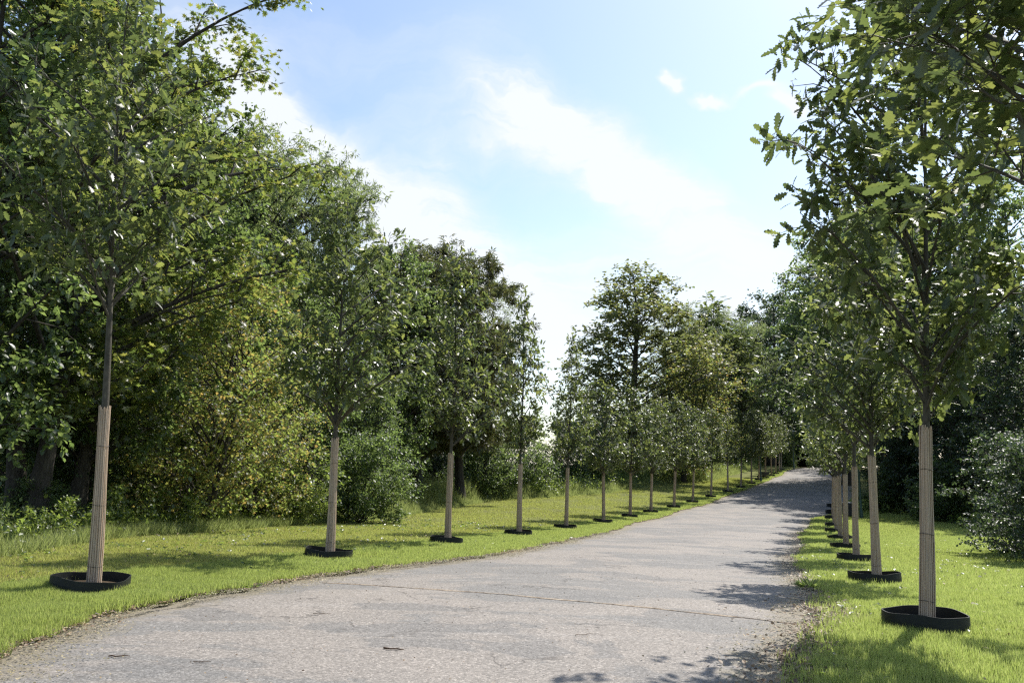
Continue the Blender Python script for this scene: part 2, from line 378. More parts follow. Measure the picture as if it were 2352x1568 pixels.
M['dull_grass'] = leaf_mat('mown_grass_blade', [(.19, .225, .07), (.25, .275, .095), (.33, .31, .14), (.42, .34, .19)], [(.50, .58, .13), (.60, .64, .18)], .45, .5, .3)
M['tall_grass'] = leaf_mat('tall_grass', [(.13, .17, .065), (.18, .22, .09), (.27, .28, .14)], [(.42, .52, .15), (.54, .60, .22)], .45, .45, .4)
M['dead_leaf'] = leaf_mat('dead_leaf', [(.07, .04, .02), (.12, .07, .035), (.20, .13, .07), (.33, .26, .17)], [(.2, .12, .05)], .15, .6)
M['green_paint'] = simple_mat('green_paint', lambda t, o: t.ramp(t.noise(o, 6, 3), [(.3, (.018, .055, .042)), (.7, (.03, .08, .06))]), .4, .5)
M['lamp_white'] = simple_mat('lamp_white', lambda t, o: (.62, .62, .60), .4, .5)
M['lamp_glass'] = simple_mat('lamp_glass', lambda t, o: (.42, .46, .46), .15, .6)
M['bin'] = simple_mat('bin_metal', lambda t, o: t.ramp(t.noise(o, 9, 3), [(.3, (.016, .018, .022)), (.7, (.03, .032, .038))]), .5, .5)
M['bin_lid'] = simple_mat('bin_lid', lambda t, o: (.33, .34, .35), .5, .5)
M['joint'] = simple_mat('joint', lambda t, o: t.ramp(t.noise(o, 14, 5, .7), [(.35, (.12, .09, .065)), (.5, (.30, .24, .18)), (.68, (.44, .38, .30))]), .9, .2)
M['rust'] = simple_mat('barrow_metal', lambda t, o: (.05, .055, .05), .55, .4)
M['rubber'] = simple_mat('rubber', lambda t, o: (.02, .02, .02), .8, .3)
M['wood'] = simple_mat('barrow_wood', lambda t, o: (.28, .2, .12), .7, .3)
M['twig'] = simple_mat('twig_bark', lambda t, o: t.ramp(t.noise(o, 40, 4), [(.3, (.04, .025, .015)), (.7, (.15, .09, .055))]), .85, .2)

# ------------------------------------------------------------------ ground and road
rs = np.random.RandomState(11)
EL_px = [(-200, 1590), (0, 1497), (160, 1443), (330, 1400), (520, 1362), (700, 1330), (870, 1303), (1000, 1290), (1170, 1266), (1290, 1246),
         (1390, 1220), (1480, 1196), (1560, 1174), (1640, 1150), (1700, 1128), (1745, 1112)]
ER_px = [(1822, 1568), (1845, 1490), (1850, 1440), (1855, 1380), (1842, 1320), (1838, 1285), (1838, 1245), (1848, 1212), (1868, 1192)]
ELp = np.array([hit(*p) for p in EL_px]); ERp = np.array([hit(*p) for p in ER_px])
ELp = ELp[np.argsort(ELp[:, 1])]; ERp = ERp[np.argsort(ERp[:, 1])]
def e_left(Y):
    far_ = np.interp(Y, LYs, LXs)
    off = np.interp(ELp[-1, 1], ELp[:, 1], ELp[:, 0]) - np.interp(ELp[-1, 1], LYs, LXs)
    near0 = ELp[0, 0] + (Y - ELp[0, 1]) * .36
    y = np.interp(Y, ELp[:, 1], ELp[:, 0])
    return np.where(Y < ELp[0, 1], near0, np.where(Y > ELp[-1, 1], far_ + off, y))
def e_right(Y):
    off = ERp[-1, 0] - np.interp(ERp[-1, 1], RYs, RXs)
    near0 = ERp[0, 0] + (Y - ERp[0, 1]) * .36
    y = np.interp(Y, ERp[:, 1], ERp[:, 0])
    return np.where(Y < ERp[0, 1], near0, np.where(Y > ERp[-1, 1], np.interp(Y, RYs, RXs) + off, y))
def wob(Y, s): return .06 * np.sin(Y * 2.1 + s) + .04 * np.sin(Y * 5.3 + 2 * s) + .03 * np.sin(Y * 11.7 + 3 * s) + .12 * np.sin(Y * .5 + s)
# edge of the wood on the left (frame points where the lawn stops)
WE_px = [(-160, 1310), (0, 1284), (150, 1256), (300, 1236), (600, 1214), (800, 1198), (905, 1190), (1000, 1171), (1130, 1149), (1290, 1141),
         (1400, 1133), (1460, 1120), (1560, 1109), (1638, 1104), (1703, 1086), (1735, 1077)]
WE = np.array([hit(*p) for p in WE_px]); WE = WE[np.argsort(WE[:, 1])]
def wood_edge(Y): return np.interp(Y, np.concatenate(([-30], WE[:, 1], [125, 220])), np.concatenate(([-16], WE[:, 0], [40, 80])))
RE = np.array([(8, -30), (17, 8), (14.5, 16), (15.2, 22), (18, 30), (20.5, 38), (21.5, 46), (24.5, 56), (30, 70), (36, 85), (44, 105), (52, 125), (90, 220)], float)
def wood_right(Y): return np.interp(Y, RE[:, 1], RE[:, 0])
Ys = np.concatenate((np.arange(-30, 2, 2.0), np.arange(2, 30, .14), np.arange(30, 70, .35), np.arange(70, 130, .8), np.array([135, 145, 160, 190, 240, 320, 450, 700, 1000.])))
xl_ = e_left(Ys) + wob(Ys, 0); xr_ = e_right(Ys) + wob(Ys, 2)
def grid(cols):
    """cols: rows x cols X positions on Ys"""
    X = cols; Y = np.repeat(Ys[:, None], X.shape[1], 1); Z = gz(X, Y)
    idx = np.arange(X.size).reshape(X.shape)
    Fc = np.stack([idx[:-1, :-1], idx[:-1, 1:], idx[1:, 1:], idx[1:, :-1]], -1).reshape(-1, 4)
    return X, Y, Z, Fc
offL = np.array([900, 300, 120, 60, 35, 24, 18, 14, 11, 9, 7.5, 6.3, 5.2, 4.3, 3.5, 2.8, 2.2, 1.7, 1.25, .9, .6, .38, .2, .08, 0])
cols = np.concatenate([xl_[:, None] - offL[None], xl_[:, None] + .12, (xl_ + xr_)[:, None] / 2, xr_[:, None] - .12, xr_[:, None] + offL[::-1][None]], 1)
X, Y, Z, Fc = grid(cols)
nl = len(offL); Z[:, nl:nl + 3] -= .08
Z += np.where((X < xl_[:, None] - .02) | (X > xr_[:, None] + .02), .02, -.01)
far = np.maximum(0, np.hypot(X, Y) - 150); Z -= far * .01
me = mesh('ground', [(np.stack([X, Y, Z], -1).reshape(-1, 3), Fc)], M['ground'], True)
wf = np.clip((wood_edge(Y) - X + .2) / .9, 0, 1) + np.clip((X - wood_right(Y)) / 1.5, 0, 1)
bare = np.exp(-np.maximum(0, np.maximum(xl_[:, None] - X, 0)) / .22) * (X < xl_[:, None] + .3)
dR = np.maximum(0, X - xr_[:, None])
nearR = np.clip((14 - Y) / 4, 0, 1) * np.clip((Y - 3) / 2, 0, 1)
bare = bare + np.exp(-(dR / (.22 + .5 * nearR)) ** 2) * (X > xr_[:, None] - .3) * (.75 + .25 * nearR)
for nm, arr in (('wood', np.clip(wf, 0, 1)), ('bare', np.clip(bare, 0, 1))):
    at_ = me.attributes.new(nm, 'FLOAT', 'POINT'); at_.data.foreach_set('value', arr.astype(np.float32).ravel())
tag(link('ground', me), kind='structure')
tt = np.concatenate(([0, .03, .07, .12], np.linspace(.18, .82, 9), [.88, .93, .97, 1]))
cols = xl_[:, None] * (1 - tt) + xr_[:, None] * tt
sel = Ys < 240; Ys_all = Ys; Ys = Ys[sel]; cols = cols[sel]
X, Y, Z, Fc = grid(cols); Z += .012
W_ = (xr_ - xl_)[sel][:, None]
Z += .05 * (1 - (2 * tt[None] - 1) ** 2) - .03
me = mesh('road', [(np.stack([X, Y, Z], -1).reshape(-1, 3), Fc)], M['road'], True)
de = np.minimum(tt, 1 - tt)[None] * W_
at_ = me.attributes.new('edge', 'FLOAT', 'POINT'); at_.data.foreach_set('value', np.clip(1 - de / 1.0, 0, 1).astype(np.float32).ravel())
tag(link('road', me), kind='structure')
def road_z(X, Y):
    a, b = e_left(Y) + wob(Y, 0), e_right(Y) + wob(Y, 2); t = np.clip((X - a) / (b - a), 0, 1)
    return gz(X, Y) - .018 + .05 * (1 - (2 * t - 1) ** 2)
# lengthwise joint, filled with grit
J = [hit(740, 1337), hit(1000, 1358), hit(1250, 1380), hit(1500, 1401), hit(1695, 1418), hit(1832, 1430)]
J = np.array(J); tj = np.linspace(0, 5, 160); Jx = np.interp(tj, range(6), J[:, 0]) + .012 * np.sin(tj * 9) ; Jy = np.interp(tj, range(6), J[:, 1]) + .015 * np.sin(tj * 5.1)
wj = .016 + .012 * rs.rand(160) + .01 * np.sin(tj * 7); wj *= np.where(tj > 4, .5, 1)
d2 = nrm(np.stack([np.gradient(Jx), np.gradient(Jy)], -1)); n2 = np.stack([-d2[:, 1], d2[:, 0]], -1)
V = []
for s, dz in ((-1, .003), (-.5, .008), (.5, .009), (1, .003)):
    xx, yy = Jx + n2[:, 0] * wj * s, Jy + n2[:, 1] * wj * s; V.append(np.stack([xx, yy, road_z(xx, yy) + dz], -1))
V = np.stack(V, 1); idx = np.arange(160 * 4).reshape(160, 4)
Fj = np.stack([idx[:-1, :-1], idx[1:, :-1], idx[1:, 1:], idx[:-1, 1:]], -1).reshape(-1, 4)
tag(link('road_joint', mesh('road_joint', [(V.reshape(-1, 3), Fj)], M['joint'])), kind='structure')

# ------------------------------------------------------------------ tree growing
def bez(A, B, C, s):
    s = s[..., None]; return A * (1 - s) ** 2 + 2 * B * s * (1 - s) + C * s ** 2
def bezt(A, B, C, s):
    s = s[..., None]; return nrm(2 * (1 - s) * (B - A) + 2 * s * (C - B))
def grow(seed, H, base, Rf, limbs, subs, twigs, leaves, sub_len, twig_len, leaf, tpl, r0, trunk_pts=10, wob_=.12, rise=.45, droop=.25,
         stems=1, spread=.5, twig_wood=False, tip=0.0, flat=.8, inner=.55, zpow=1.0, pend=.3, updir=.25, thin=1.0, lop=.14, nz=.5):
    """grow a tree: limbs reach points of the crown's outline Rf(t); returns wood parts and the leaf mesh part"""
    r = np.random.RandomState(seed)
    # trunk(s)
    tz = np.linspace(0, 1, trunk_pts); P = []; R = []
    axes = []
    for k in range(stems):
        a = r.rand() * 2 * PI; lean = (0 if stems == 1 else spread) * np.array([math.cos(a + k * 2.2), math.sin(a + k * 2.2)])
        ph = r.rand(4) * 6
        top = H * (.97 if stems == 1 else .8 + .17 * r.rand())
        xx = wob_ * (np.sin(tz * 3.1 + ph[0]) - math.sin(ph[0])) + .3 * wob_ * np.sin(tz * 9 + ph[1]) * tz + lean[0] * tz ** 1.2 + (.15 * math.cos(a + k * 2.2) * (stems > 1))
        yy = wob_ * (np.sin(tz * 2.7 + ph[2]) - math.sin(ph[2])) + .3 * wob_ * np.sin(tz * 8 + ph[3]) * tz + lean[1] * tz ** 1.2 + (.15 * math.sin(a + k * 2.2) * (stems > 1))
        if r0 < .07 and stems == 1:
            q_ = np.clip((tz * top - 2.0) / 2.0, 0, 1); xx, yy = (xx - xx[0]) * q_, (yy - yy[0]) * q_
        pts = np.stack([xx, yy, tz * top], -1); axes.append(pts)
        fl = 1 + .6 * np.exp(-tz * top / (.25 + r0)) if r0 > .09 else 1
        rr = r0 * thin * (1 - .93 * tz ** .85) * fl * (1 if stems == 1 else .65)
        P.append(pts); R.append(rr)
    wood = [tubes(P, R, 10)]
    def axis(k, z):
        A = np.array(axes)[k]; out = np.empty((len(z), 3))
        for i, (kk, zz) in enumerate(zip(k, z)):
            a_ = axes[kk]; out[i] = [np.interp(zz, a_[:, 2], a_[:, 0]), np.interp(zz, a_[:, 2], a_[:, 1]), min(zz, a_[-1, 2])]
        return out
    n = limbs
    t = ((np.arange(n) + r.rand(n)) / n) ** zpow
    azm = np.arange(n) * 2.39996 + r.randn(n) * .35
    rad = np.array([Rf(x) for x in t]) * (inner + (1.05 - inner) * r.rand(n) ** .6)
    ph_ = r.rand(3) * 6.28
    rad = rad * (1 + lop * np.sin(azm + ph_[0]) + lop * .8 * np.sin(2 * azm + 7 * t + ph_[1]))
    k = r.randint(0, stems, n); zt = base + (H - base) * t
    C_ = np.stack([np.cos(azm) * rad, np.sin(azm) * rad, zt], -1)
    ax = axis(k, zt)
    C_[:, :2] += ax[:, :2] * (1 - .3 * (stems > 1))
    z0 = np.maximum(base * .82, zt - rad * (rise + .25 * r.rand(n)) - .03 * H)
    z0 = np.minimum(z0, H * .95)
    A_ = axis(k, z0)
    B_ = (A_ + C_) / 2; B_[:, 2] += rad * (.14 + .12 * r.rand(n)); B_[:, :2] += r.randn(n, 2) * .07 * rad[:, None]
    s = np.linspace(0, 1, 7)
    LPt = bez(A_[:, None], B_[:, None], C_[:, None], np.broadcast_to(s, (n, 7)))
    lr = r0 * thin * (.42 if r0 < .1 else .27) * np.clip(rad / max(1e-3, max(Rf(x) for x in np.linspace(0, 1, 9))), .25, 1)
    wood.append(tubes(LPt, lr[:, None] * (1 - .82 * s[None]), 6))
    # sub-branches
    m = n * subs; li = np.repeat(np.arange(n), subs)
    s1 = np.tile((np.arange(subs) + .5) / subs, n) * .78 + .24 + r.randn(m) * .04; s1 = np.clip(s1, .15, 1)
    A1 = bez(A_[li], B_[li], C_[li], s1); T1 = bezt(A_[li], B_[li], C_[li], s1)
    q = r.randn(m, 3); q[:, 2] *= flat; q = nrm(q)
    D1 = nrm(T1 * .75 + q * 1.0 + np.array([0, 0, updir]))
    L1 = sub_len * (.55 + .75 * r.rand(m)) * (1.2 - .55 * s1) * np.clip(rad[li] / np.mean(rad), .45, 1.3)
    E1 = A1 + D1 * L1[:, None]; M1 = (A1 + E1) / 2 + np.array([0, 0, 1.]) * (L1 * .08)[:, None]
    E1[:, 2] -= L1 * droop * .4
    wood.append(tubes(np.stack([A1, M1, E1], 1), (lr[li] * .36)[:, None] * np.array([1, .65, .25]), 4))
    # twigs
    m2 = m * twigs; ti = np.repeat(np.arange(m), twigs); u = np.tile((np.arange(twigs) + .7) / twigs, m) * .8 + .2 + r.randn(m2) * .05
    A2 = bez(A1[ti], M1[ti], E1[ti], np.clip(u, 0, 1)); q = r.randn(m2, 3); q[:, 2] *= flat; q = nrm(q)
    D2 = nrm(D1[ti] * .55 + q + np.array([0, 0, updir * .6 - pend]))
    L2 = twig_len * (.5 + .9 * r.rand(m2))
    if twig_wood: 
        wood.append(tubes(np.stack([A2, A2 + D2 * L2[:, None]], 1), np.repeat([[.0045, .0015]], m2, 0), 3))
    # leaves
    m3 = m2 * leaves; wi = np.repeat(np.arange(m2), leaves); v = r.rand(m3)
    if tip > 0: v = 1 - (1 - v) * (1 - tip * r.rand(m3))
    P3 = A2[wi] + D2[wi] * (L2[wi] * v)[:, None]
    q = nrm(r.randn(m3, 3))
    D3 = nrm(D2[wi] * .6 + q * .9 + np.array([0, 0, -droop]))
    N3 = nrm(r.randn(m3, 3) * nz + np.array([0, 0, 1.0]))
    S3 = leaf * (.6 + .6 * r.rand(m3))
    P3 = P3 + r.randn(m3, 3) * leaf * .25
    kp = r.rand(m3) < np.clip((rad / rad.mean()) ** .9, .3, 1)[li][ti][wi]
    lf = place(tpl, P3[kp], D3[kp], N3[kp], S3[kp])
    return wood, lf
SP = {}
def species(name, leafmat, wood_mat='bark', **kw):
    wood, lf = grow(**kw)
    SP[name] = dict(trunk=mesh(name + '_trunk', wood, M[wood_mat], True), crown=mesh(name + '_crown', [lf], M[leafmat], False), H=kw['H'])
def ell(R, p=.5, lo=.35):   # rounded crown profile
    return lambda t: R * max(.12, (math.sin(PI * min(1, (t * (1 - lo) + lo) ** 1.0)) ** p if t < 1 else 0))
def prof(*pts):
    a = np.array(pts); return lambda t: float(np.interp(t, a[:, 0], a[:, 1]))
OAKP = prof((0, .75), (.12, 1.05), (.35, 1.1), (.6, .85), (.8, .5), (.93, .22), (1, .06))
OAKN = prof((0, .45), (.15, .75), (.35, .75), (.6, .55), (.8, .32), (.93, .14), (1, .05))
oak = dict(zpow=1.25, lop=.22, nz=.42, limbs=36, subs=5, twigs=3, leaves=7, sub_len=.42, twig_len=.22, leaf=.155, tpl=OAK_LO, r0=.060, trunk_pts=14, wob_=.05, rise=.55, droop=.15,
           twig_wood=True, tip=.85, flat=.7, inner=.6, pend=.1, updir=.35, leafmat='oak_leaf', wood_mat='young_bark')
species('oak_a', seed=1, H=6.6, base=2.85, Rf=OAKP, **oak)
species('oak_b', seed=2, H=6.9, base=2.7, Rf=prof((0, .7), (.2, 1.15), (.45, 1.0), (.7, .65), (.9, .3), (1, .06)), **oak)
species('oak_c', seed=3, H=6.4, base=2.6, Rf=prof((0, .8), (.15, 1.2), (.5, 1.05), (.75, .7), (.9, .35), (1, .1)), **{**oak, 'limbs': 46})
species('oak_round', seed=12, H=6.1, base=2.4, Rf=prof((0, .7), (.15, 1.15), (.45, 1.2), (.75, .9), (.92, .4), (1, .12)), **{**oak, 'tpl': SIMPLE})
species('oak_round2', seed=13, H=6.3, base=2.4, Rf=prof((0, .8), (.2, 1.2), (.5, 1.1), (.72, .8), (.85, .35), (1, .1)), **{**oak, 'tpl': SIMPLE})
species('oak_thin', seed=4, H=7.2, base=2.6, Rf=OAKN, **{**oak, 'limbs': 30, 'subs': 4, 'leaf': .175, 'lop': .1})
species('oak_thin2', seed=9, H=6.8, base=2.6, Rf=prof((0, .6), (.15, .85), (.4, .8), (.6, .6), (.75, .25), (.93, .14), (1, .05)), **{**oak, 'limbs': 32, 'subs': 4, 'leaf': .17, 'lop': .12})
species('oak_first', seed=5, H=7.3, base=3.75, Rf=prof((0, .8), (.2, 1.25), (.45, 1.2), (.7, .8), (.9, .35), (1, .06)), **{**oak, 'tpl': OAK_HI, 'leaf': .155, 'limbs': 36, 'subs': 5})
species('oak_big', seed=16, H=7.9, base=2.6, Rf=prof((0, .5), (.15, 1.0), (.28, 1.6), (.4, 1.15), (.5, 1.35), (.62, 1.5), (.75, 1.3), (.9, .8), (1, .2)),
        **{**oak, 'tpl': OAK_HI, 'leaf': .185, 'limbs': 50, 'subs': 6, 'twigs': 3, 'leaves': 7, 'zpow': .95, 'r0': .06, 'sub_len': .48})

# the big woodland kinds
species('maple', 'maple_leaf', seed=21, H=15, base=2.6, Rf=prof((0, 2.6), (.2, 3.9), (.5, 4.6), (.8, 3.8), (.95, 2.2), (1, 1)), limbs=60, subs=7, twigs=7, leaves=12,
        sub_len=1.25, twig_len=.5, leaf=.175, tpl=STAR, r0=.30, wob_=.3, stems=2, spread=1.2, pend=.35, flat=.7)
species('woodland', 'wood_leaf', seed=22, H=15, base=2.2, Rf=prof((0, 2.4), (.25, 3.6), (.6, 3.8), (.85, 2.8), (1, .8)), limbs=56, subs=7, twigs=7, leaves=12,
        sub_len=1.15, twig_len=.48, leaf=.16, tpl=BROAD, r0=.24, wob_=.35, stems=1, pend=.2)
species('yellow', 'yellow_leaf', seed=23, H=7.5, base=.5, Rf=prof((0, 2.0), (.3, 3.0), (.6, 2.9), (.85, 1.9), (1, .5)), limbs=56, subs=8, twigs=6, leaves=8,
        sub_len=.95, twig_len=.42, leaf=.115, tpl=STAR, r0=.13, wob_=.3, stems=3, spread=1.2, pend=.15)
species('understory', 'wood_leaf', seed=43, H=7.5, base=.3, Rf=prof((0, 1.8), (.3, 2.6), (.6, 2.5), (.85, 1.7), (1, .5)), limbs=50, subs=8, twigs=6, leaves=9,
        sub_len=.9, twig_len=.45, leaf=.13, tpl=BROAD, r0=.09, wob_=.3, stems=3, spread=1.1, pend=.15)
species('ash', 'ash_leaf', seed=24, H=15, base=3.2, zpow=.8, inner=.7, Rf=prof((0, 2.2), (.25, 3.5), (.6, 4.1), (.85, 3.7), (.95, 2.8), (1, 1.8)), limbs=70, subs=8, twigs=6, leaves=16,
        sub_len=1.15, twig_len=.5, leaf=.22, tpl=NARROW, r0=.27, wob_=.35, stems=2, spread=1.3, pend=.25, updir=.4)
species('chestnut', 'chestnut_leaf', seed=25, H=13.5, base=3.0, Rf=prof((0, 2.0), (.3, 3.2), (.6, 3.4), (.85, 2.7), (1, 1.0)), limbs=46, subs=8, twigs=6, leaves=7,
        sub_len=1.15, twig_len=.45, leaf=.27, tpl=CHEST, r0=.28, wob_=.3, stems=2, spread=.8, droop=.6, tip=.6)
species('willow', 'ash_leaf', seed=26, H=12, base=2.5, Rf=prof((0, 1.2), (.3, 2.0), (.7, 1.8), (1, .5)), limbs=34, subs=7, twigs=5, leaves=9,
        sub_len=1.1, twig_len=.5, leaf=.17, tpl=NARROW, r0=.14, wob_=.3, pend=.5, updir=.5)
species('open', 'brown_leaf', seed=27, H=18, base=3.0, zpow=1.1, Rf=prof((0, 3.6), (.2, 4.6), (.45, 4.3), (.7, 3.4), (.85, 2.2), (1, .4)), limbs=70, subs=8, twigs=6, leaves=9,
        sub_len=1.5, twig_len=.6, leaf=.22, tpl=BROAD, r0=.30, wob_=.25, inner=.5, tip=.5)
species('dense', 'wood_leaf', seed=28, H=20, base=3.5, Rf=prof((0, 3.8), (.25, 5.4), (.6, 5.6), (.85, 4.2), (1, 1.4)), limbs=70, subs=9, twigs=8, leaves=9,
        sub_len=1.8, twig_len=.7, leaf=.24, tpl=BROAD, r0=.36, wob_=.35, stems=2, spread=1.2)
species('shade', 'dark_leaf', seed=29, H=17, base=2.0, Rf=prof((0, 3.6), (.25, 4.8), (.6, 4.8), (.85, 3.6), (1, 1.2)), limbs=62, subs=9, twigs=8, leaves=9,
        sub_len=1.6, twig_len=.6, leaf=.21, tpl=BROAD, r0=.3, wob_=.35, stems=1)
species('shrub', 'shrub_leaf', seed=30, H=2.6, base=.1, Rf=prof((0, 1.0), (.3, 1.35), (.7, 1.1), (1, .35)), limbs=34, subs=6, twigs=5, leaves=8,
        sub_len=.5, twig_len=.28, leaf=.095, tpl=SIMPLE, r0=.035, wob_=.12, stems=4, spread=.8, rise=.8)
species('bush', 'wood_leaf', seed=31, H=4.5, base=.1, Rf=prof((0, 1.7), (.3, 2.2), (.7, 1.9), (1, .6)), limbs=44, subs=8, twigs=6, leaves=9,
        sub_len=.8, twig_len=.38, leaf=.14, tpl=SIMPLE, r0=.06, wob_=.2, stems=4, spread=1.2, rise=.8)
species('layered', 'dark_leaf', seed=32, H=3.4, base=.15, Rf=prof((0, 1.6), (.3, 1.9), (.7, 1.4), (1, .4)), limbs=46, subs=8, twigs=6, leaves=8,
        sub_len=.6, twig_len=.3, leaf=.095, tpl=BROAD, r0=.05, wob_=.12, stems=3, spread=.5, rise=.25, flat=.2, pend=.05, updir=.02)
species('sapling', 'shrub_leaf', seed=33, H=1.1, base=.05, Rf=prof((0, .3), (.4, .42), (1, .12)), limbs=12, subs=4, twigs=3, leaves=6,
        sub_len=.2, twig_len=.14, leaf=.085, tpl=SIMPLE, r0=.012, wob_=.08, stems=4, spread=.3, rise=.9, twig_wood=False)
# spruce: whorls of flat boughs
def spruce(seed, H):
    r = np.random.RandomState(seed); P0, D0, L0 = [], [], []
    for z in np.arange(1.5, H - .3, .42):
        R = max(.25, (H - z) * .20 * (.8 + .3 * r.rand())); nb = 7
        for j in range(nb):
            a = j / nb * 2 * PI + r.rand(); el_ = .45 * (z / H) - .15
            P0.append((0, 0, z)); D0.append((math.cos(a), math.sin(a), el_)); L0.append(R * (.8 + .35 * r.rand()))
    P0, D0, L0 = np.array(P0), nrm(np.array(D0)), np.array(L0); n = len(P0)
    s = np.linspace(0, 1, 4); pts = P0[:, None] + D0[:, None] * (L0[:, None] * s)[..., None]; pts[..., 2] += (.12 * L0[:, None] * s ** 2)
    wood = [tubes([[(0, 0, z) for z in np.linspace(0, H, 8)]], [np.linspace(.2, .01, 8)], 8), tubes(pts, np.repeat([[.03, .02, .012, .004]], n, 0), 4)]
    k = 46; i = np.repeat(np.arange(n), k); u = r.rand(n * k) ** .8
    A = P0[i] + D0[i] * (L0[i] * u)[:, None]; A[:, 2] += .12 * L0[i] * u ** 2
    side = nrm(np.cross(D0[i], [0, 0, 1.])) * np.where(r.rand(n * k) < .5, -1, 1)[:, None]
    D = nrm(D0[i] * .8 + side * .9 + r.randn(n * k, 3) * .2 + np.array([0, 0, -.25]))
    return wood, place(leaf_tpl([(0, 0), (.12, .3), (.08, .75), (0, 1)]), A, D, nrm(r.randn(n * k, 3) * .3 + [0, 0, 1]), .34 * (.6 + .7 * r.rand(n * k)))
wd, lf = spruce(5, 24)
SP['spruce'] = dict(trunk=mesh('spruce_trunk', wd, M['bark'], True), crown=mesh('spruce_crown', [lf], M['needle']), H=24)

# ------------------------------------------------------------------ young oaks with reed wraps, each inside an oval ring of edging
def reed_mesh(seed):
    r = np.random.RandomState(seed); parts = []
    n = 46; a = np.arange(n) / n * 2 * PI + r.randn(n) * .03
    zb = .02 + .03 * r.rand(n); zt = 2.05 + r.randn(n) * .022
    rr = .0545 + .004 * r.randn(n)
    k = 6; s = np.linspace(0, 1, k)
    P = np.zeros((n, k, 3))
    bulge = 1 + .30 * (1 - s) ** 1.3 + .05 * np.sin(s * 7 + seed)
    ta = a[:, None] + .05 * np.sin(s * 4 + a[:, None] * 3)
    P[..., 0] = np.cos(ta) * rr[:, None] * bulge + .006 * np.sin(s * 5); P[..., 1] = np.sin(ta) * rr[:, None] * bulge; P[..., 2] = zb[:, None] + (zt - zb)[:, None] * s
    parts.append(tubes(P, np.full((n, k), .0052), 5))
    parts.append(tubes([[(.006 * math.sin(x * 5), 0, .03 + 1.98 * x) for x in np.linspace(0, 1, 8)]], [[.052 * (1 + .28 * (1 - x) ** 1.3) for x in np.linspace(0, 1, 8)]], 20))
    return mesh('reed_wrap', parts, M['reed'], True)
REEDS = [reed_mesh(i) for i in range(3)]
def wire_mesh(z):
    t_ = (z - .03) / 2; R = .0605 * (1 + .30 * (1 - t_) ** 1.3) + .0035
    th = np.linspace(0, 2 * PI, 25)
    return mesh('binding_wire', [tubes([np.stack([np.cos(th) * R, np.sin(th) * R, z + .006 * np.sin(th * 2)], -1)], [np.full(25, .0028)], 5)], M['wire'], True)
WIRES = [wire_mesh(z) for z in (.27, .95, 1.62)]
def ring_mesh(seed):
    """loose oval of plastic edging, 15 cm high, open top"""
    r = np.random.RandomState(seed); S = 84; th = np.arange(S) / S * 2 * PI
    ax_, ay = .372 + .010 * r.randn(), .35 + .02 * r.randn(); e = 2.35
    R = (np.abs(np.cos(th) / ax_) ** e + np.abs(np.sin(th) / ay) ** e) ** (-1 / e) * (1 + .02 * np.sin(3 * th + r.rand() * 6) + .015 * np.sin(5 * th + r.rand() * 6))
    prof_ = [(0, -.05), (.003, .075), (0, .155), (-.012, .155), (-.010, .07), (-.012, -.05)]
    V = np.array([[((R[j] + p[0]) * math.cos(th[j]), (R[j] + p[0]) * math.sin(th[j]), p[1] + .011 * math.sin(2 * th[j] + seed * 2) + .005 * math.sin(5 * th[j])) for j in range(S)] for p in prof_]).reshape(-1, 3)
    idx = np.arange(len(prof_) * S).reshape(-1, S); a = idx[:-1]; b = np.roll(a, -1, 1); c = idx[1:]; d = np.roll(c, -1, 1)
    return mesh('planting_ring', [(V, np.stack([a, b, d, c], -1).reshape(-1, 4))], M['ring'], False), R
RINGS = [ring_mesh(i)[0] for i in range(4)]
def mulch_mesh():
    th = np.arange(24) / 24 * 2 * PI
    V = np.array([(0, 0, .09)] + [(.2 * math.cos(a), .18 * math.sin(a), .08) for a in th] + [(.35 * math.cos(a), .31 * math.sin(a), .06) for a in th])
    f3 = np.array([(0, 1 + i, 1 + (i + 1) % 24) for i in range(24)]); f4 = np.array([(1 + i, 25 + i, 25 + (i + 1) % 24, 1 + (i + 1) % 24) for i in range(24)])
    m = mesh('mulch', [(V, f3)], M['soil'], True)
    me2 = mesh('soil_bed', [(V, f4), (V, f3)], M['soil'], True); return me2
MULCH = mulch_mesh()
ORD = ['first', 'second', 'third', 'fourth', 'fifth', 'sixth', 'seventh', 'eighth', 'ninth', 'tenth', 'eleventh', 'twelfth', 'thirteenth', 'fourteenth',
       'fifteenth', 'sixteenth', 'seventeenth', 'eighteenth', 'nineteenth', 'twentieth']
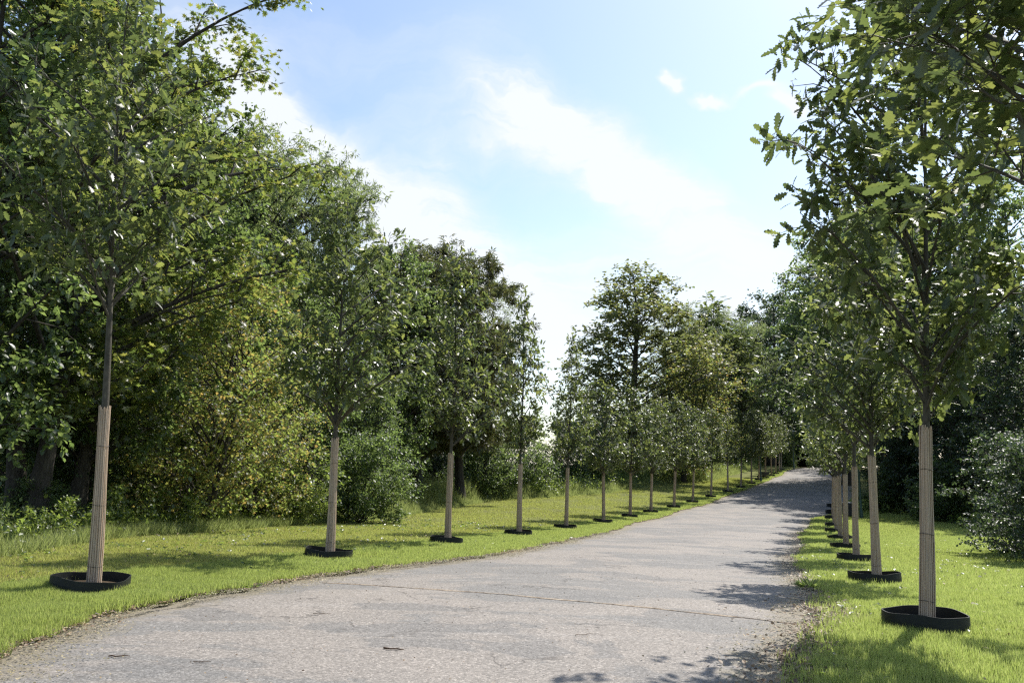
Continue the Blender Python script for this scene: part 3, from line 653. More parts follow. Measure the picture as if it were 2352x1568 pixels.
def plant_oak(row, i, sp, rot, scale, side_):
    px, py, qx, qy, Y = row
    b = at(px, py, Y); b[2] = gz(b[0], b[1]) + .02
    q = at(qx, qy, Y)
    lean = np.clip((q[0] - b[0]) / max(1.5, q[2] - b[2]), -.09, .09)
    hs = float(np.clip((q[2] - b[2]) / 2.07, .86, 1.16))
    root = link('young_oak_tree', None, loc=b); root.rotation_euler = (0, math.atan(lean), 0)
    s = SP[sp]; tr = link('trunk', s['trunk'], root); cr = link('crown', s['crown'], root)
    for o in (tr, cr): o.rotation_euler = (0, 0, rot); o.scale = (scale[0], scale[0], scale[1])
    rw = link('reed_wrap', REEDS[i % 3], root); rw.rotation_euler = (0, 0, i * 1.3); rw.scale = (.97, .97, hs)
    if Y < 60:
        for wm in WIRES: link('binding_wire', wm, rw)
    gname = 'young oaks planted along the %s of the road' % side_
    tag(root, '%s young oak from the camera on the %s verge, trunk wrapped in reed matting' % (ORD[i], side_), 'tree', gname)
    sl = math.atan2(float(gz(b[0], b[1] + .5) - gz(b[0], b[1] - .5)), 1.0); slx = math.atan2(float(gz(b[0] + .5, b[1]) - gz(b[0] - .5, b[1])), 1.0)
    rg = link('planting_ring', RINGS[i % 4], None, b + np.array((-.03, 0, .0))); rg.rotation_euler = (sl + rr_.uniform(-.02, .02), -slx + rr_.uniform(-.025, .025), 0)
    tag(rg, 'black plastic ring around the foot of the %s young oak from the camera, %s verge' % (ORD[i], side_), 'planter ring', 'black rings around the young oaks')
    so_ = link('soil_bed', MULCH, rg)
    return root
rr_ = random.Random(5)
LS = ['oak_first', 'oak_a', 'oak_b', 'oak_thin', 'oak_thin2'] + ['oak_round', 'oak_round2', 'oak_c'] * 5
LSC = [(.95, .97), (1.08, .94), (.95, .98), (.85, .98), (.85, .98)]
for i, r_ in enumerate(LROW):
    s_ = LSC[i] if i < 5 else (rr_.uniform(.92, 1.15), rr_.uniform(.93, 1.07))
    plant_oak(r_, i, LS[i], rr_.uniform(0, 6.28), s_, 'left')
RS_ = ['oak_big', 'oak_c', 'oak_a', 'oak_b', 'oak_c', 'oak_a', 'oak_b', 'oak_c', 'oak_a', 'oak_b']
for i, r_ in enumerate(RROW):
    s_ = (.86, .92) if i == 0 else (rr_.uniform(.9, 1.08), rr_.uniform(.96, 1.06))
    plant_oak(r_, i, RS_[i], [2.0, 1.1][i] if i < 2 else rr_.uniform(0, 6.28), s_, 'right')
# the oak just beyond the frame's right edge whose branches reach in
b = np.array((2.9, 3.9, 0.)); b[2] = gz(b[0], b[1])
root = link('young_oak_tree', None, loc=b)
for nm in ('trunk', 'crown'):
    o = link(nm, SP['oak_first'][nm], root); o.rotation_euler = (0, 0, 0.9); o.scale = (1.15, 1.15, .92)
rw = link('reed_wrap', REEDS[1], root)
tag(root, 'dark leafy oak branches reaching in at the top right corner, nearest tree to the camera', 'tree')

# a taller oak standing off to the right of the frame; its lower sprays reach in
b = np.array((9.2, 10.9, 0.)); b[2] = gz(b[0], b[1])
root = link('oak_tree', None, loc=b)
for nm in ('trunk', 'crown'):
    o = link(nm, SP['oak_big'][nm], root); o.rotation_euler = (0, 0, 2.6); o.scale = (1.2, 1.2, 1.0)
tag(root, 'oak sprays of light green leaves reaching in from the right edge at mid height', 'tree')

# ------------------------------------------------------------------ woodland
def tree(kind, name, px, Y, ytop, wide, label, group=None, rot=None, hx=None, cat='tree', dz=0.0, X=None):
    x = xat(px, Y) if X is None else X
    z = float(gz(x, Y)); s = SP[kind]; H = ztop(ytop, Y) - z
    k = H / s['H']
    root = link(name, None, loc=(x, Y, z - .05 + dz)); root.rotation_euler = (0, 0, rr_.uniform(0, 6.28) if rot is None else rot)
    root.scale = (k * wide, k * wide, k)
    for nm in ('trunk', 'crown'): link(nm, s[nm], root)
    tag(root, label, cat, group); return root
GL = 'trees of the left wood'; GR = 'trees of the right wood'; GF = 'trees beyond the far end of the row'
W = [
 ('maple', 'maple_tree', 50, 16.5, -230, 1.1, 'tall maple with thick dark trunk at the far left, branches hanging over the top left', GL, 2.2),
 ('woodland', 'broadleaf_tree', -150, 14.5, -300, 1.0, 'broadleaf tree cut by the left edge of the picture', GL),
 ('woodland', 'broadleaf_tree', 165, 18.5, 40, .95, 'slim dark-trunked tree behind the first left oak', GL),
 ('maple', 'maple_tree', 285, 22.5, 130, .85, 'maple with dark foot between the first two left oaks, nearer the first', GL),
 ('yellow', 'field_maple', 470, 20.5, 600, 1.0, 'low maple turning yellow and orange between the first two left oaks', GL),
 ('yellow', 'field_maple', 590, 23.5, 760, 1.0, 'smaller yellowing maple just left of the second left oak', GL),
 ('ash', 'ash_tree', 570, 33, 330, 1.1, 'tall pale green ash with rounded top, left of the second oak', GL),
 ('ash', 'ash_tree', 715, 36, 388, .72, 'pale green ash whose rounded top drops to the right above the second oak', GL),
 ('chestnut', 'chestnut_tree', 520, 40, 320, .9, 'dark chestnut top showing above the pale ash', GL),
 ('woodland', 'broadleaf_tree', 700, 28, 640, 1.15, 'dark bushy tree behind the second left oak', GL),
 ('woodland', 'broadleaf_tree', 880, 38, 560, 1.0, 'dense tree between the second and third left oaks', GL),
 ('chestnut', 'chestnut_tree', 965, 44, 575, 1.25, 'dark horse chestnut with twin trunks left of the third oak', GL),
 ('chestnut', 'chestnut_tree', 1060, 47, 562, 1.15, 'dark horse chestnut with ragged top behind the third left oak', GL),
 ('willow', 'willow_tree', 1110, 52, 645, 1.0, 'airy pale willow just right of the third left oak', GL),
 ('woodland', 'broadleaf_tree', 380, 27, 330, 1.0, 'tree filling the wood behind the low yellow maple', GL),
 ('shade', 'broadleaf_tree', 60, 24, 0, 1.0, 'dark tree deep behind the tall maple', GL),
 ('shade', 'broadleaf_tree', 250, 32, 200, 1.0, 'dark tree deep in the wood behind the first left oak', GL),
 ('shade', 'broadleaf_tree', 640, 46, 560, 1.1, 'dark tree deep in the wood under the pale ashes', GL),
 ('shade', 'broadleaf_tree', 840, 52, 700, 1.1, 'dark tree deep in the wood right of the ashes', GL),
 ('shade', 'broadleaf_tree', 1000, 60, 780, 1.1, 'dark tree deep in the wood behind the horse chestnuts', GL),
 ('open', 'oak_tree', 1452, 74, 622, 1.75, 'large brownish open-crowned tree standing against the sky in the middle', GF),
 ('yellow', 'field_maple', 1565, 72, 800, 1.2, 'low spreading tree with rusty leaves right of the big open tree', GF),
 ('open', 'oak_tree', 1595, 86, 745, 1.15, 'rusty green tree just right of the big open tree', GF),
 ('ash', 'ash_tree', 1600, 104, 712, 1.2, 'pale green tree behind the rusty green one', GF),
 ('oak_thin', 'young_tree', 1648, 104, 686, 2.2, 'small narrow treetop poking above the far pale trees', GF),
 ('ash', 'ash_tree', 1690, 106, 735, 1.2, 'pale rounded tree left of the dark tree at the end of the road', GF),
 ('shade', 'broadleaf_tree', 1770, 118, 672, 1.2, 'tall dark tree above the end of the road', GF),
 ('shade', 'broadleaf_tree', 1850, 135, 700, 1.3, 'dark tree beyond the crest of the road', GF),
 ('shade', 'broadleaf_tree', 1700, 125, 800, 1.3, 'dark tree filling the wood left of the road end', GF),
 ('shade', 'broadleaf_tree', 1560, 118, 830, 1.3, 'dark tree low behind the rusty green tree', GF),
 ('shade', 'broadleaf_tree', 1940, 150, 720, 1.4, 'dark tree far beyond the crest on the right', GF),
 ('yellow', 'field_maple', 2000, 116, 860, 1.2, 'low bright tree right of the crest of the road', GF),
 ('shade', 'broadleaf_tree', 60, 45, 300, 1.4, 'shaded tree deep in the wood behind the far left maple', GL),
 ('shade', 'broadleaf_tree', 400, 55, 520, 1.5, 'shaded tree deep in the wood behind the yellow maple', GL),
 ('bush', 'bush', -40, 22, 980, 1.5, 'dark thicket behind the trunks at the left edge', GL),
 ('understory', 'hazel_tree', 20, 18.6, 700, .9, 'low bushy tree under the far left maple crown', GL),
 ('understory', 'hazel_tree', 190, 19.5, 760, .85, 'low bushy tree right behind the wrap of the first left oak', GL),
 ('understory', 'hazel_tree', 330, 21.5, 820, .8, 'low bushy tree left of the yellow maple', GL),
 ('understory', 'hazel_tree', 840, 34, 840, .8, 'low bushy tree right of the second left oak', GL),
 ('bush', 'bush', 120, 24, 960, 1.5, 'dark thicket behind the tall maple trunk', GL),
 ('bush', 'bush', 250, 27, 950, 1.6, 'dark thicket behind the first left oak', GL),
 ('bush', 'bush', 380, 32, 950, 1.6, 'dark thicket deep behind the low yellow maple', GL),
 ('bush', 'bush', 1000, 66, 960, 2.0, 'dark thicket behind the third left oak trunk', GL),
 ('bush', 'bush', 720, 44, 960, 1.8, 'dark thicket behind the second left oak trunk', GL),
 ('bush', 'bush', 1740, 128, 990, 2.0, 'dark thicket left of the crest of the road', GF),
 ('bush', 'bush', 1830, 130, 990, 2.2, 'dark thicket beyond the crest of the road', GF),
 ('bush', 'bush', 1900, 128, 980, 2.2, 'dark thicket right of the crest of the road', GF),
 ('bush', 'bush', 1810, 112, 1020, 1.0, 'bush beside the far lamp post', GF),
 # right wood
 ('dense', 'broadleaf_tree', 1945, 74, 545, 1.15, 'tall yellowish green tree leaning over the shaded part of the road', GR),
 ('open', 'oak_tree', 2045, 100, 640, 1.2, 'yellow-green tree further along on the right of the road', GR),
 ('dense', 'broadleaf_tree', 2075, 66, 470, .95, 'broadleaf tree behind the second right oak', GR),
 ('spruce', 'spruce_tree', 1967, 84, 362, .85, 'slender spruce spire above the right wood', GR),
 ('spruce', 'spruce_tree', 2030, 80, 425, 1.0, 'wider spruce just right of the slender spire', GR),
 ('dense', 'broadleaf_tree', 2200, 62, 440, .95, 'tall tree behind the first right oak', GR),
 ('dense', 'broadleaf_tree', 2350, 56, 400, 1.0, 'tall tree at the right edge behind the lawn', GR),
 ('shade', 'broadleaf_tree', 2090, 50, 800, 1.25, 'dark low tree at the far side of the right lawn', GR),
 ('shade', 'broadleaf_tree', 2190, 47, 760, 1.25, 'dark low tree right of the first right oak', GR),
 ('shade', 'broadleaf_tree', 2300, 42, 720, 1.25, 'dark tree above the pale shrub on the right', GR),
 ('shade', 'broadleaf_tree', 2440, 36, 640, 1.2, 'dark tree cut by the right edge behind the shrub', GR),
 ('bush', 'bush', 2040, 50, 1040, 1.3, 'dark bush in the shade beside the right lawn near the lamp post', GR),
 ('bush', 'bush', 2160, 43, 1050, 1.3, 'dark bush in the shade right of the first oak', GR),
]
for r_ in W: tree(*r_)
SHR = [
 ('layered', 'shrub', 2385, 21.5, 985, 1.05, 'leafy shrub with spreading tiers at the right edge of the lawn', 'shrubs'),
 ('layered', 'shrub', 2420, 18.5, 1010, 1.0, 'shrub cut by the right edge of the picture', 'shrubs'),
 ('shrub', 'shrub', 640, 24.5, 1040, 1.5, 'pale flowering bush behind the low yellow maple', None),
 ('bush', 'bush', 820, 27, 990, 1.1, 'leafy bush right of the second left oak', None),
 ('bush', 'bush', 880, 36, 1010, .9, 'leafy bush at the wood edge above the tall grass', None),
 ('bush', 'bush', 1080, 52, 985, 1.1, 'round bush behind the third left oak', None),
 ('bush', 'bush', 1160, 56, 960, 1.1, 'round bush between the third and fourth left oaks', None),
 ('bush', 'bush', 1245, 60, 1035, 1.2, 'pale round bush right of the fourth left oak', None),
 ('bush', 'bush', 1330, 66, 960, 1.1, 'bush behind the fifth left oak', None),
 ('bush', 'bush', 1395, 78, 985, 1.3, 'bush under the left side of the big open tree', None),
 ('bush', 'bush', 1500, 84, 960, 1.5, 'bush under the right side of the big open tree', None),
 ('bush', 'bush', 1620, 96, 950, 1.6, 'bush at the wood edge far along the left row', None),
 ('bush', 'bush', 470, 21.5, 1090, 1.0, 'low bush under the yellow maple', None),
 ('bush', 'bush', 110, 16.5, 1090, 1.2, 'low bush at the foot of the tall maple', None),
 ('bush', 'bush', -60, 13.0, 1080, 1.0, 'low bush at the left edge of the picture', None),
]
for r_ in SHR: tree(*r_)

# ------------------------------------------------------------------ ground cover (nobody could count it)
def view_ok(X, Y, m=1.15): return (np.abs(X) < (Y * .62 + 1.2) * m) & (Y > 1.5)
RC = np.concatenate([LP, RP])[:, :2] + np.array((-.03, 0))
def blades(n, Ya, Yb, xa, xb, h, w, seed, pw=1.0, lean=.5, keep=None):
    r = np.random.RandomState(seed)
    Y = Ya + (Yb - Ya) * r.rand(n) ** pw; a, b = xa(Y), xb(Y); u = r.rand(n); X = a + (b - a) * u
    k = view_ok(X, Y) & (b > a)
    if keep is not None: k &= keep(X, Y, r)
    for c in RC: k &= ((X - c[0]) ** 2 + (Y - c[1]) ** 2) > .145
    X, Y = X[k], Y[k]; n = len(X)
    tuft = .75 + .5 * (np.sin(X * 5.1 + 2 * np.sin(Y * 3.7)) * np.sin(Y * 6.3 + X) * .5 + .5)
    if h > .5:
        tuft = tuft * np.clip(np.where(Y < 45, .6, .35) + .8 * (.5 + .5 * patchy(X * 1.1, Y * .9)), .2, 1.35) * np.clip((wood_edge(Y) + .15 - X) / 1.3, .15, 1)
    hh = h * (.55 + .7 * r.rand(n)) * tuft; ww = w(Y) * (.7 + .6 * r.rand(n))
    z = gz(X, Y) + .015; th = r.rand(n) * 2 * PI; ln = lean * hh * r.rand(n); ph = r.rand(n) * 2 * PI
    B = np.stack([X, Y, z], -1); S = np.stack([np.cos(th) * ww, np.sin(th) * ww, 0 * ww], -1)
    Tp = B + np.stack([np.cos(ph) * ln, np.sin(ph) * ln, hh], -1)
    V = np.stack([B - S, B + S, Tp], 1).reshape(-1, 3)
    return V, np.arange(3 * n).reshape(n, 3)
def patchy(X, Y): return np.sin(X * .9 + 1.3 * np.sin(Y * .45)) * np.sin(Y * .7 + X * .3) + .5 * np.sin(X * 3.1 + Y * 2.3) * np.sin(Y * 2.9 - X)
GW = lambda Y: .0022 + .00032 * Y
eL = lambda Y: e_left(Y) + wob(Y, 0); eR = lambda Y: e_right(Y) + wob(Y, 2)
rowL = lambda Y: np.interp(Y, LYs, LXs)
def keepL(X, Y, r):
    d = eL(Y) - X; return r.rand(len(X)) < np.clip((d + .10) / .25, 0, 1)
def keepR(X, Y, r):
    d = X - eR(Y); nearR = np.clip((14 - Y) / 4, 0, 1) * np.clip((Y - 3) / 2, 0, 1)
    return r.rand(len(X)) < np.clip((d + .05) / (.22 + .55 * nearR) + .35 * patchy(X * 2.2, Y * 2.2) * nearR, 0, 1) ** 1.4
lush = [blades(420000, 2.5, 11, lambda Y: rowL(Y) - .7, lambda Y: eL(Y) + .08, .075, GW, 1, .8, keep=keepL),
        blades(330000, 11, 32, lambda Y: rowL(Y) - .6, lambda Y: eL(Y) + .05, .065, GW, 2, 1.2, keep=keepL),
        blades(160000, 32, 105, lambda Y: rowL(Y) - .6, lambda Y: eL(Y), .06, GW, 3, 1.3, keep=keepL),
        blades(520000, 2.5, 12, lambda Y: eR(Y) - .05, lambda Y: eR(Y) + 9, .07, GW, 4, .9, keep=keepR),
        blades(420000, 12, 30, lambda Y: eR(Y) - .05, lambda Y: wood_right(Y) + .5, .06, GW, 5, 1.2, keep=keepR),
        blades(120000, 30, 60, lambda Y: eR(Y), lambda Y: wood_right(Y) + .5, .06, GW, 6, 1.2, keep=keepR)]
def tufts(seed):
    r = np.random.RandomState(seed); out = []
    for c in RC[:8].tolist() + RC[20:26].tolist():
        n = 500; a = r.rand(n) * 2 * PI; q = .395 + np.abs(r.randn(n)) * .035
        X = c[0] + np.cos(a) * q; Y = c[1] + np.sin(a) * q * .96; h = .05 + .07 * r.rand(n) * (.6 + .6 * np.sin(a * 3 + c[1]))
        B = np.stack([X, Y, gz(X, Y) + .01], -1); t_ = r.rand(n) * 6.28; w_ = .0022 + .0003 * c[1]
        S = np.stack([np.cos(t_) * w_, np.sin(t_) * w_, 0 * t_], -1); V = np.stack([B - S, B + S, B + np.stack([.03 * r.randn(n), .03 * r.randn(n), h], -1)], 1)
        out.append((V.reshape(-1, 3), np.arange(3 * n).reshape(n, 3)))
    return out
lush += tufts(50)
tag(link('grass', mesh('grass', lush, M['grass'])), 'bright green grass of both road verges', 'grass', kind='stuff')
kd = lambda X, Y, r: r.rand(len(X)) < np.clip(.62 + .5 * patchy(X, Y), .10, 1)
dull = [blades(330000, 3, 24, lambda Y: wood_edge(Y) - .3, lambda Y: rowL(Y) - .4, .045, GW, 7, 1.0, .9, kd),
        blades(260000, 24, 80, lambda Y: wood_edge(Y) - .3, lambda Y: rowL(Y) - .3, .045, GW, 8, 1.3, .9, kd)]
tag(link('mown_grass', mesh('mown_grass', dull, M['dull_grass'])), 'short mown grass between the left oaks and the wood', 'grass', kind='stuff')
tallb = [blades(30000, 9, 27, lambda Y: wood_edge(Y) - 1.1, lambda Y: wood_edge(Y) + .1, .26, lambda Y: .004 + .0002 * Y, 9, 1.0, 1.0),
         blades(60000, 26, 50, lambda Y: wood_edge(Y) - 3.2, lambda Y: wood_edge(Y) + .1, 1.0, lambda Y: .006 + .0002 * Y, 10, 1.0, .6),
         blades(60000, 50, 108, lambda Y: wood_edge(Y) - 3.0, lambda Y: wood_edge(Y) + .1, .85, lambda Y: .008 + .00025 * Y, 11, 1.1, .6)]
tag(link('tall_grass', mesh('tall_grass', tallb, M['tall_grass'])), 'uncut tall grass along the foot of the left wood', 'tall grass', kind='stuff')
def leaf_cloud(n, Ya, Yb, xa, xb, hfun, size, tpl, seed):
    r = np.random.RandomState(seed); m = 9
    Y = Ya + (Yb - Ya) * r.rand(n); X = xa(Y) + (xb(Y) - xa(Y)) * r.rand(n); k = view_ok(X, Y, 1.2); X, Y = X[k], Y[k]; n = len(X)
    H = hfun(X, Y, r); B = np.stack([X, Y, gz(X, Y)], -1); L = nrm(np.stack([r.randn(n) * .4, r.randn(n) * .4, np.ones(n)], -1))
    i = np.repeat(np.arange(n), m); v = r.rand(n * m) ** .7
    P = B[i] + L[i] * (H[i] * v)[:, None] + r.randn(n * m, 3) * .06
    P[:, 2] = np.maximum(P[:, 2], B[i][:, 2] + .02)
    st = tubes(np.stack([B, B + L * H[:, None]], 1), np.repeat([[.006, .002]], n, 0), 3)
    return [st, place(tpl, P, nrm(r.randn(n * m, 3) + [0, 0, .1]), nrm(r.randn(n * m, 3) * .5 + [0, 0, 1]), size * (.6 + .8 * r.rand(n * m)))]
hf = lambda a, b: (lambda X, Y, r: (a + (b - a) * np.clip(.5 + .5 * patchy(X * 1.5, Y * 1.5), 0, 1)) * (.5 + .8 * r.rand(len(X))))
ug = leaf_cloud(3800, 7, 26, lambda Y: wood_edge(Y) - 3.2, lambda Y: wood_edge(Y) - .35, hf(.15, .75), .085, BROAD, 20) \
   + leaf_cloud(3600, 24, 60, lambda Y: wood_edge(Y) - 6, lambda Y: wood_edge(Y) - 1.0, hf(.4, 1.5), .11, BROAD, 21) \
   + leaf_cloud(2600, 60, 118, lambda Y: wood_edge(Y) - 7, lambda Y: wood_edge(Y) - 1.0, hf(.5, 1.6), .16, BROAD, 22) \
   + leaf_cloud(900, 28, 100, lambda Y: wood_right(Y) + .3, lambda Y: wood_right(Y) + 6, hf(.2, .9), .14, BROAD, 23)
tag(link('undergrowth', mesh('undergrowth', ug, M['shrub_leaf'])), 'leafy undergrowth of brambles and nettles under the wood edges', 'undergrowth', kind='stuff')
# litter: dead leaves and clippings along the road edges, a few on the road and lawn
def litter(n, Yf, Xf, size, seed, zf):
    r = np.random.RandomState(seed); Y = Yf(r, n); X = Xf(r, Y); k = view_ok(X, Y); X, Y = X[k], Y[k]; n = len(X)
    a = r.rand(n) * 2 * PI
    return place(BROAD, np.stack([X, Y, zf(X, Y) + .012 + .01 * r.rand(n)], -1), np.stack([np.cos(a), np.sin(a), .25 * r.randn(n)], -1),
                 nrm(r.randn(n, 3) * .45 + [0, 0, 1]), size * (.4 + 1.1 * r.rand(n)))
lz = lambda X, Y: np.maximum(gz(X, Y) + .02, road_z(X, Y))
LT = [litter(9000, lambda r, n: 3 + 26 * r.rand(n) ** 1.3, lambda r, Y: eL(Y) + .02 + .10 * r.randn(len(Y)) * (1 + .8 * np.sin(Y * 1.9)), .028, 31, lz),
      litter(5000, lambda r, n: 3 + 30 * r.rand(n) ** 1.5, lambda r, Y: eR(Y) - .0 + .16 * r.randn(len(Y)), .036, 32, lz),
      litter(1300, lambda r, n: 4.5 + 7 * r.rand(n), lambda r, Y: eR(Y) + .3 + .4 * r.randn(len(Y)), .038, 33, lz),
      litter(2600, lambda r, n: 3 + 30 * r.rand(n) ** 1.4, lambda r, Y: eL(Y) + (eR(Y) - eL(Y)) * r.rand(len(Y)), .016, 34, lz),
      litter(700, lambda r, n: 3 + 26 * r.rand(n), lambda r, Y: eR(Y) + 9 * r.rand(len(Y)), .05, 35, lambda X, Y: gz(X, Y) + .04),
      litter(2600, lambda r, n: 5 + 45 * r.rand(n) ** 1.2, lambda r, Y: eL(Y) - 8 * r.rand(len(Y)), .04, 36, lambda X, Y: gz(X, Y) + .035)]
tag(link('leaf_litter', mesh('leaf_litter', LT, M['dead_leaf'])), 'dry leaves and clippings scattered along the road edges', 'leaf litter', kind='stuff')
cl = [litter(15000, lambda r, n: 3 + 24 * r.rand(n) ** 1.2, lambda r, Y: eL(Y) + .25 + (.16 + .14 * np.sin(Y * 1.3)) * r.randn(len(Y)), .017, 41, lz),
      litter(9000, lambda r, n: 3 + 24 * r.rand(n) ** 1.2, lambda r, Y: eR(Y) - .15 + .25 * r.randn(len(Y)), .017, 42, lz)]
M['straw'] = leaf_mat('straw', [(.15, .14, .07), (.24, .21, .12), (.34, .30, .20)], [(.3, .3, .1)], .15, .6)
tag(link('grass_clippings', mesh('grass_clippings', cl, M['straw'])), 'dried grass clippings on the edges of the asphalt', 'clippings', kind='stuff')

def weeds(n, Ya, Yb, xa, xb, seed):
    r = np.random.RandomState(seed); Y = Ya + (Yb - Ya) * r.rand(n) ** 1.2; X = xa(Y) + (xb(Y) - xa(Y)) * r.rand(n)
    X = X + .25 * np.sin(Y * 3 + X); k = view_ok(X, Y) & (patchy(X * 1.7, Y * 1.3) > -.1)
    for c in RC: k &= ((X - c[0]) ** 2 + (Y - c[1]) ** 2) > .17
    X, Y = X[k], Y[k]; n = len(X); m = 6; i = np.repeat(np.arange(n), m); a = r.rand(n * m) * 2 * PI
    D = np.stack([np.cos(a), np.sin(a), .35 + .3 * r.rand(n * m)], -1)
    P = np.stack([X[i], Y[i], gz(X, Y)[i] + .03], -1) + r.randn(n * m, 3) * .012
    return place(BROAD, P, D, nrm(r.randn(n * m, 3) * .3 + [0, 0, 1]), (.035 + .0012 * Y[i]) * (.6 + .9 * r.rand(n * m)))
wd_ = [weeds(2600, 3, 30, lambda Y: wood_edge(Y), lambda Y: eL(Y) - .1, 61), weeds(2200, 3, 26, lambda Y: eR(Y) + .1, lambda Y: eR(Y) + 8, 62)]
tag(link('weeds', mesh('weeds', wd_, M['shrub_leaf'])), 'low clover and broad-leaved weeds in the verges', 'weeds', kind='stuff')

# saplings at the foot of the wood, a weed on the road edge
for px, py, k_, lb in ((250, 1232, .95, 'yellow-lit sapling in front of the dark maple foot, left of the others'), (330, 1222, 1.0, 'leafy sapling right of the first oak wrap'),
                   (430, 1226, .8, 'small sapling under the yellow maple'), (150, 1250, .75, 'low bramble clump left of the first oak wrap'), (60, 1262, .6, 'low bramble clump near the left edge'),
                   (540, 1214, .75, 'small sapling right of the yellow maple foot')):
    p = hit(px, py); o = link('sapling', None, loc=p); o.scale = (k_, k_, k_); o.rotation_euler = (0, 0, px)
    for nm in ('trunk', 'crown'): link(nm, SP['sapling'][nm], o)
    tag(o, lb, 'sapling', 'saplings at the foot of the wood')
r = np.random.RandomState(77); n = 260
a = r.rand(n) * 2 * PI; e_ = .3 + .9 * r.rand(n); c_ = r.rand(n, 1) ** .5 * .13
P = np.concatenate([np.stack([np.cos(a), np.sin(a)], -1) * c_, np.zeros((n, 1))], 1)
o = link('weed_tuft', mesh('weed_tuft', [place(NARROW, P, np.stack([np.cos(a) * np.cos(e_), np.sin(a) * np.cos(e_), np.sin(e_)], -1), nrm(r.randn(n, 3) * .3 + [0, 0, 1]), .12 * (.5 + r.rand(n)))], M['grass']), loc=hit(1862, 1350) + np.array((0, 0, .01)))
tag(o, 'bright green weed tuft growing at the right edge of the asphalt', 'weed')
# twigs lying on the asphalt
for k, (xa_, ya_, xb_, yb_, lb) in enumerate(((244, 1511, 296, 1512, 'dark twig on the asphalt near the bottom left corner'), (878, 1499, 928, 1503, 'reddish twig on the asphalt at the bottom centre'),
        (1322, 1468, 1362, 1463, 'thin pale twig on the asphalt right of centre'), (440, 1528, 480, 1530, 'short dark twig right of the bottom left one'),
        (718, 1416, 760, 1417, 'small twig on the asphalt below the left end of the joint'))):
    A = hit(xa_, ya_); B = hit(xb_, yb_); s = np.linspace(0, 1, 7)[:, None]; rk = np.random.RandomState(k)
    P = A * (1 - s) + B * s; P[:, :2] += rk.randn(7, 2) * .008; P[:, 2] = road_z(P[:, 0], P[:, 1]) + .012
    th_ = (.006, .007, .003, .004, .003)[k]
    parts = [tubes([P - A], [np.linspace(th_, th_ * .4, 7) * (1 + .3 * rk.rand(7))], 6)]
    q = P[3] - A; parts.append(tubes([[q, q + (B - A) * .2 + np.array((.0, .03, .004))]], [[th_ * .5, th_ * .2]], 5))
    tag(link('twig', mesh('twig', parts, M['twig'], True), loc=A), lb, 'twig', 'twigs lying on the asphalt')
# crumpled white paper behind the first right ring
r = np.random.RandomState(3); S = 10; V, Fq = lathe([(.002, 0), (.04, .005), (.055, .03), (.04, .055), (.002, .06)], 12); V = V + r.randn(*V.shape) * .008
o = link('paper_scrap', mesh('paper_scrap', [(V, Fq)], simple_mat('paper', lambda t, o: (.7, .68, .64), .8)), loc=hit(2182, 1424) + np.array((0, 0, .03)))
tag(o, 'crumpled white paper in the grass behind the first right ring', 'litter')

# ------------------------------------------------------------------ lamp posts, litter bin, wheelbarrow
def lamp(px, Y, label):
    x = xat(px, Y); z = float(gz(x, Y)); root = link('lamp_post', None, loc=(x, Y, z))
    V, Fq = lathe([(.09, -.1), (.09, .35), (.075, .45), (.06, .5), (.05, 2.2), (.045, 4.2), (.06, 4.22), (.06, 4.3), (.03, 4.32)], 14)
    link('pole', mesh('lamp_pole', [(V, Fq)], M['green_paint'], True), root)
    V, Fq = lathe([(.05, 4.3), (.11, 4.38), (.17, 4.62), (.18, 4.72), (.02, 4.73)], 18)
    link('lamp_shade', mesh('lamp_shade', [(V, Fq)], M['lamp_glass'], True), root)
    V, Fq = lathe([(.16, 4.70), (.33, 4.70), (.34, 4.73), (.28, 4.80), (.16, 4.87), (.04, 4.91), (.03, 4.95), (.002, 4.96)], 20)
    link('lamp_cap', mesh('lamp_cap', [(V, Fq)], M['lamp_white'], True), root)
    tag(root, label, 'lamp post', 'green lamp posts')
lamp(1748, 77, 'green lamp post among the far oaks of the left row')
lamp(1824, 104, 'green lamp post with pale cap at the far bend of the road')
lamp(1979, 44, 'green lamp post in the shade behind the right oaks')
def boxv(x0, x1, y0, y1, z0, z1):
    V = np.array([(x, y, z) for z in (z0, z1) for y in (y0, y1) for x in (x0, x1)], float)
    return V, np.array([(0, 2, 3, 1), (4, 5, 7, 6), (0, 1, 5, 4), (2, 6, 7, 3), (0, 4, 6, 2), (1, 3, 7, 5)])
x = xat(1948, 45); root = link('litter_bin', None, loc=(x, 45, float(gz(x, 45))))
link('body', mesh('bin_body', [boxv(-.21, .21, -.2, .2, .08, .74), boxv(-.03, .03, -.03, .03, -.1, .08), boxv(-.215, .215, -.205, -.2, .2, .23), boxv(-.215, .215, -.205, -.2, .6, .63)], M['bin']), root)
link('lid', mesh('bin_lid', [boxv(-.23, .23, -.22, .22, .745, .775), boxv(-.17, .17, -.16, .16, .775, .80)], M['bin_lid']), root)
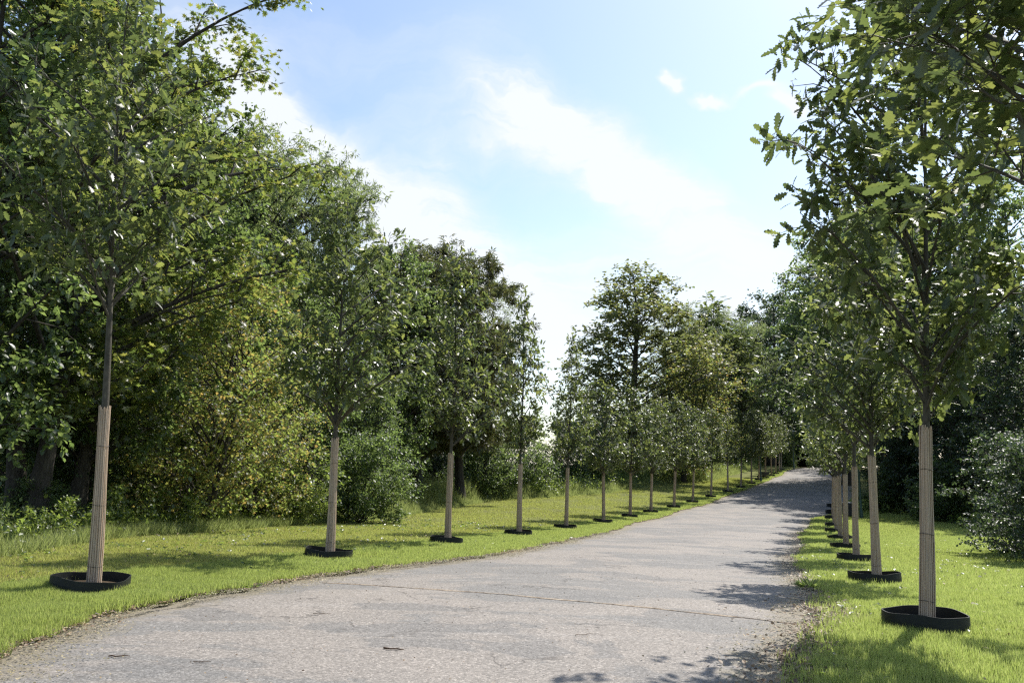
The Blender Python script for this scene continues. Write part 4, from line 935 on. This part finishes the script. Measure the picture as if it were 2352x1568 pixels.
tag(root, 'dark litter bin with pale lid behind the right oaks', 'litter bin')
Yb = 82.5; x = xat(1757, Yb); root = link('wheelbarrow', None, loc=(x, Yb, float(gz(x, Yb)))); root.rotation_euler = (0, 0, math.radians(10))
V = np.array([(-.34, -.22, .32), (.22, -.22, .32), (.22, .22, .32), (-.34, .22, .32), (-.52, -.33, .66), (.36, -.33, .60), (.36, .33, .60), (-.52, .33, .66),
              (-.49, -.30, .65), (.33, -.30, .59), (.33, .30, .59), (-.49, .30, .65), (-.32, -.2, .345), (.2, -.2, .345), (.2, .2, .345), (-.32, .2, .345)])
Fq = [(0, 3, 2, 1)] + [(i, (i + 1) % 4, 4 + (i + 1) % 4, 4 + i) for i in range(4)] + [(4 + i, 4 + (i + 1) % 4, 8 + (i + 1) % 4, 8 + i) for i in range(4)] + \
     [(8 + i, 8 + (i + 1) % 4, 12 + (i + 1) % 4, 12 + i) for i in range(4)] + [(12, 13, 14, 15)]
link('tray', mesh('barrow_tray', [(V, np.array(Fq))], M['rust']), root)
for sy in (-1, 1):
    link('handle', mesh('barrow_handle', [tubes([[(-.62, sy * .08, .2), (-.1, sy * .2, .30), (.45, sy * .26, .40), (.72, sy * .28, .62), (.80, sy * .28, .78)]], [[.018] * 5], 8)], M['rust'], True), root)
    link('leg', mesh('barrow_leg', [tubes([[(.18, sy * .2, .32), (.26, sy * .2, .0), (.34, sy * .2, .3)]], [[.015] * 3], 8)], M['rust'], True), root)
th = np.linspace(0, 2 * PI, 25)
wh = link('wheel', mesh('barrow_wheel', [tubes([np.stack([np.cos(th) * .16 - .62, 0 * th, np.sin(th) * .16 + .2], -1)], [[.04] * 25], 10),
      tubes([[(-.62, -.07, .2), (-.62, .07, .2)]], [[.03, .03]], 10)] + [tubes([[(-.62, 0, .2), (-.62 + .15 * math.cos(a), 0, .2 + .15 * math.sin(a))]], [[.008, .008]], 6) for a in (0, 1.26, 2.5, 3.77, 5.0)], M['rubber'], True), root)
tag(root, 'dark wheelbarrow parked among the far oaks of the left row', 'wheelbarrow')
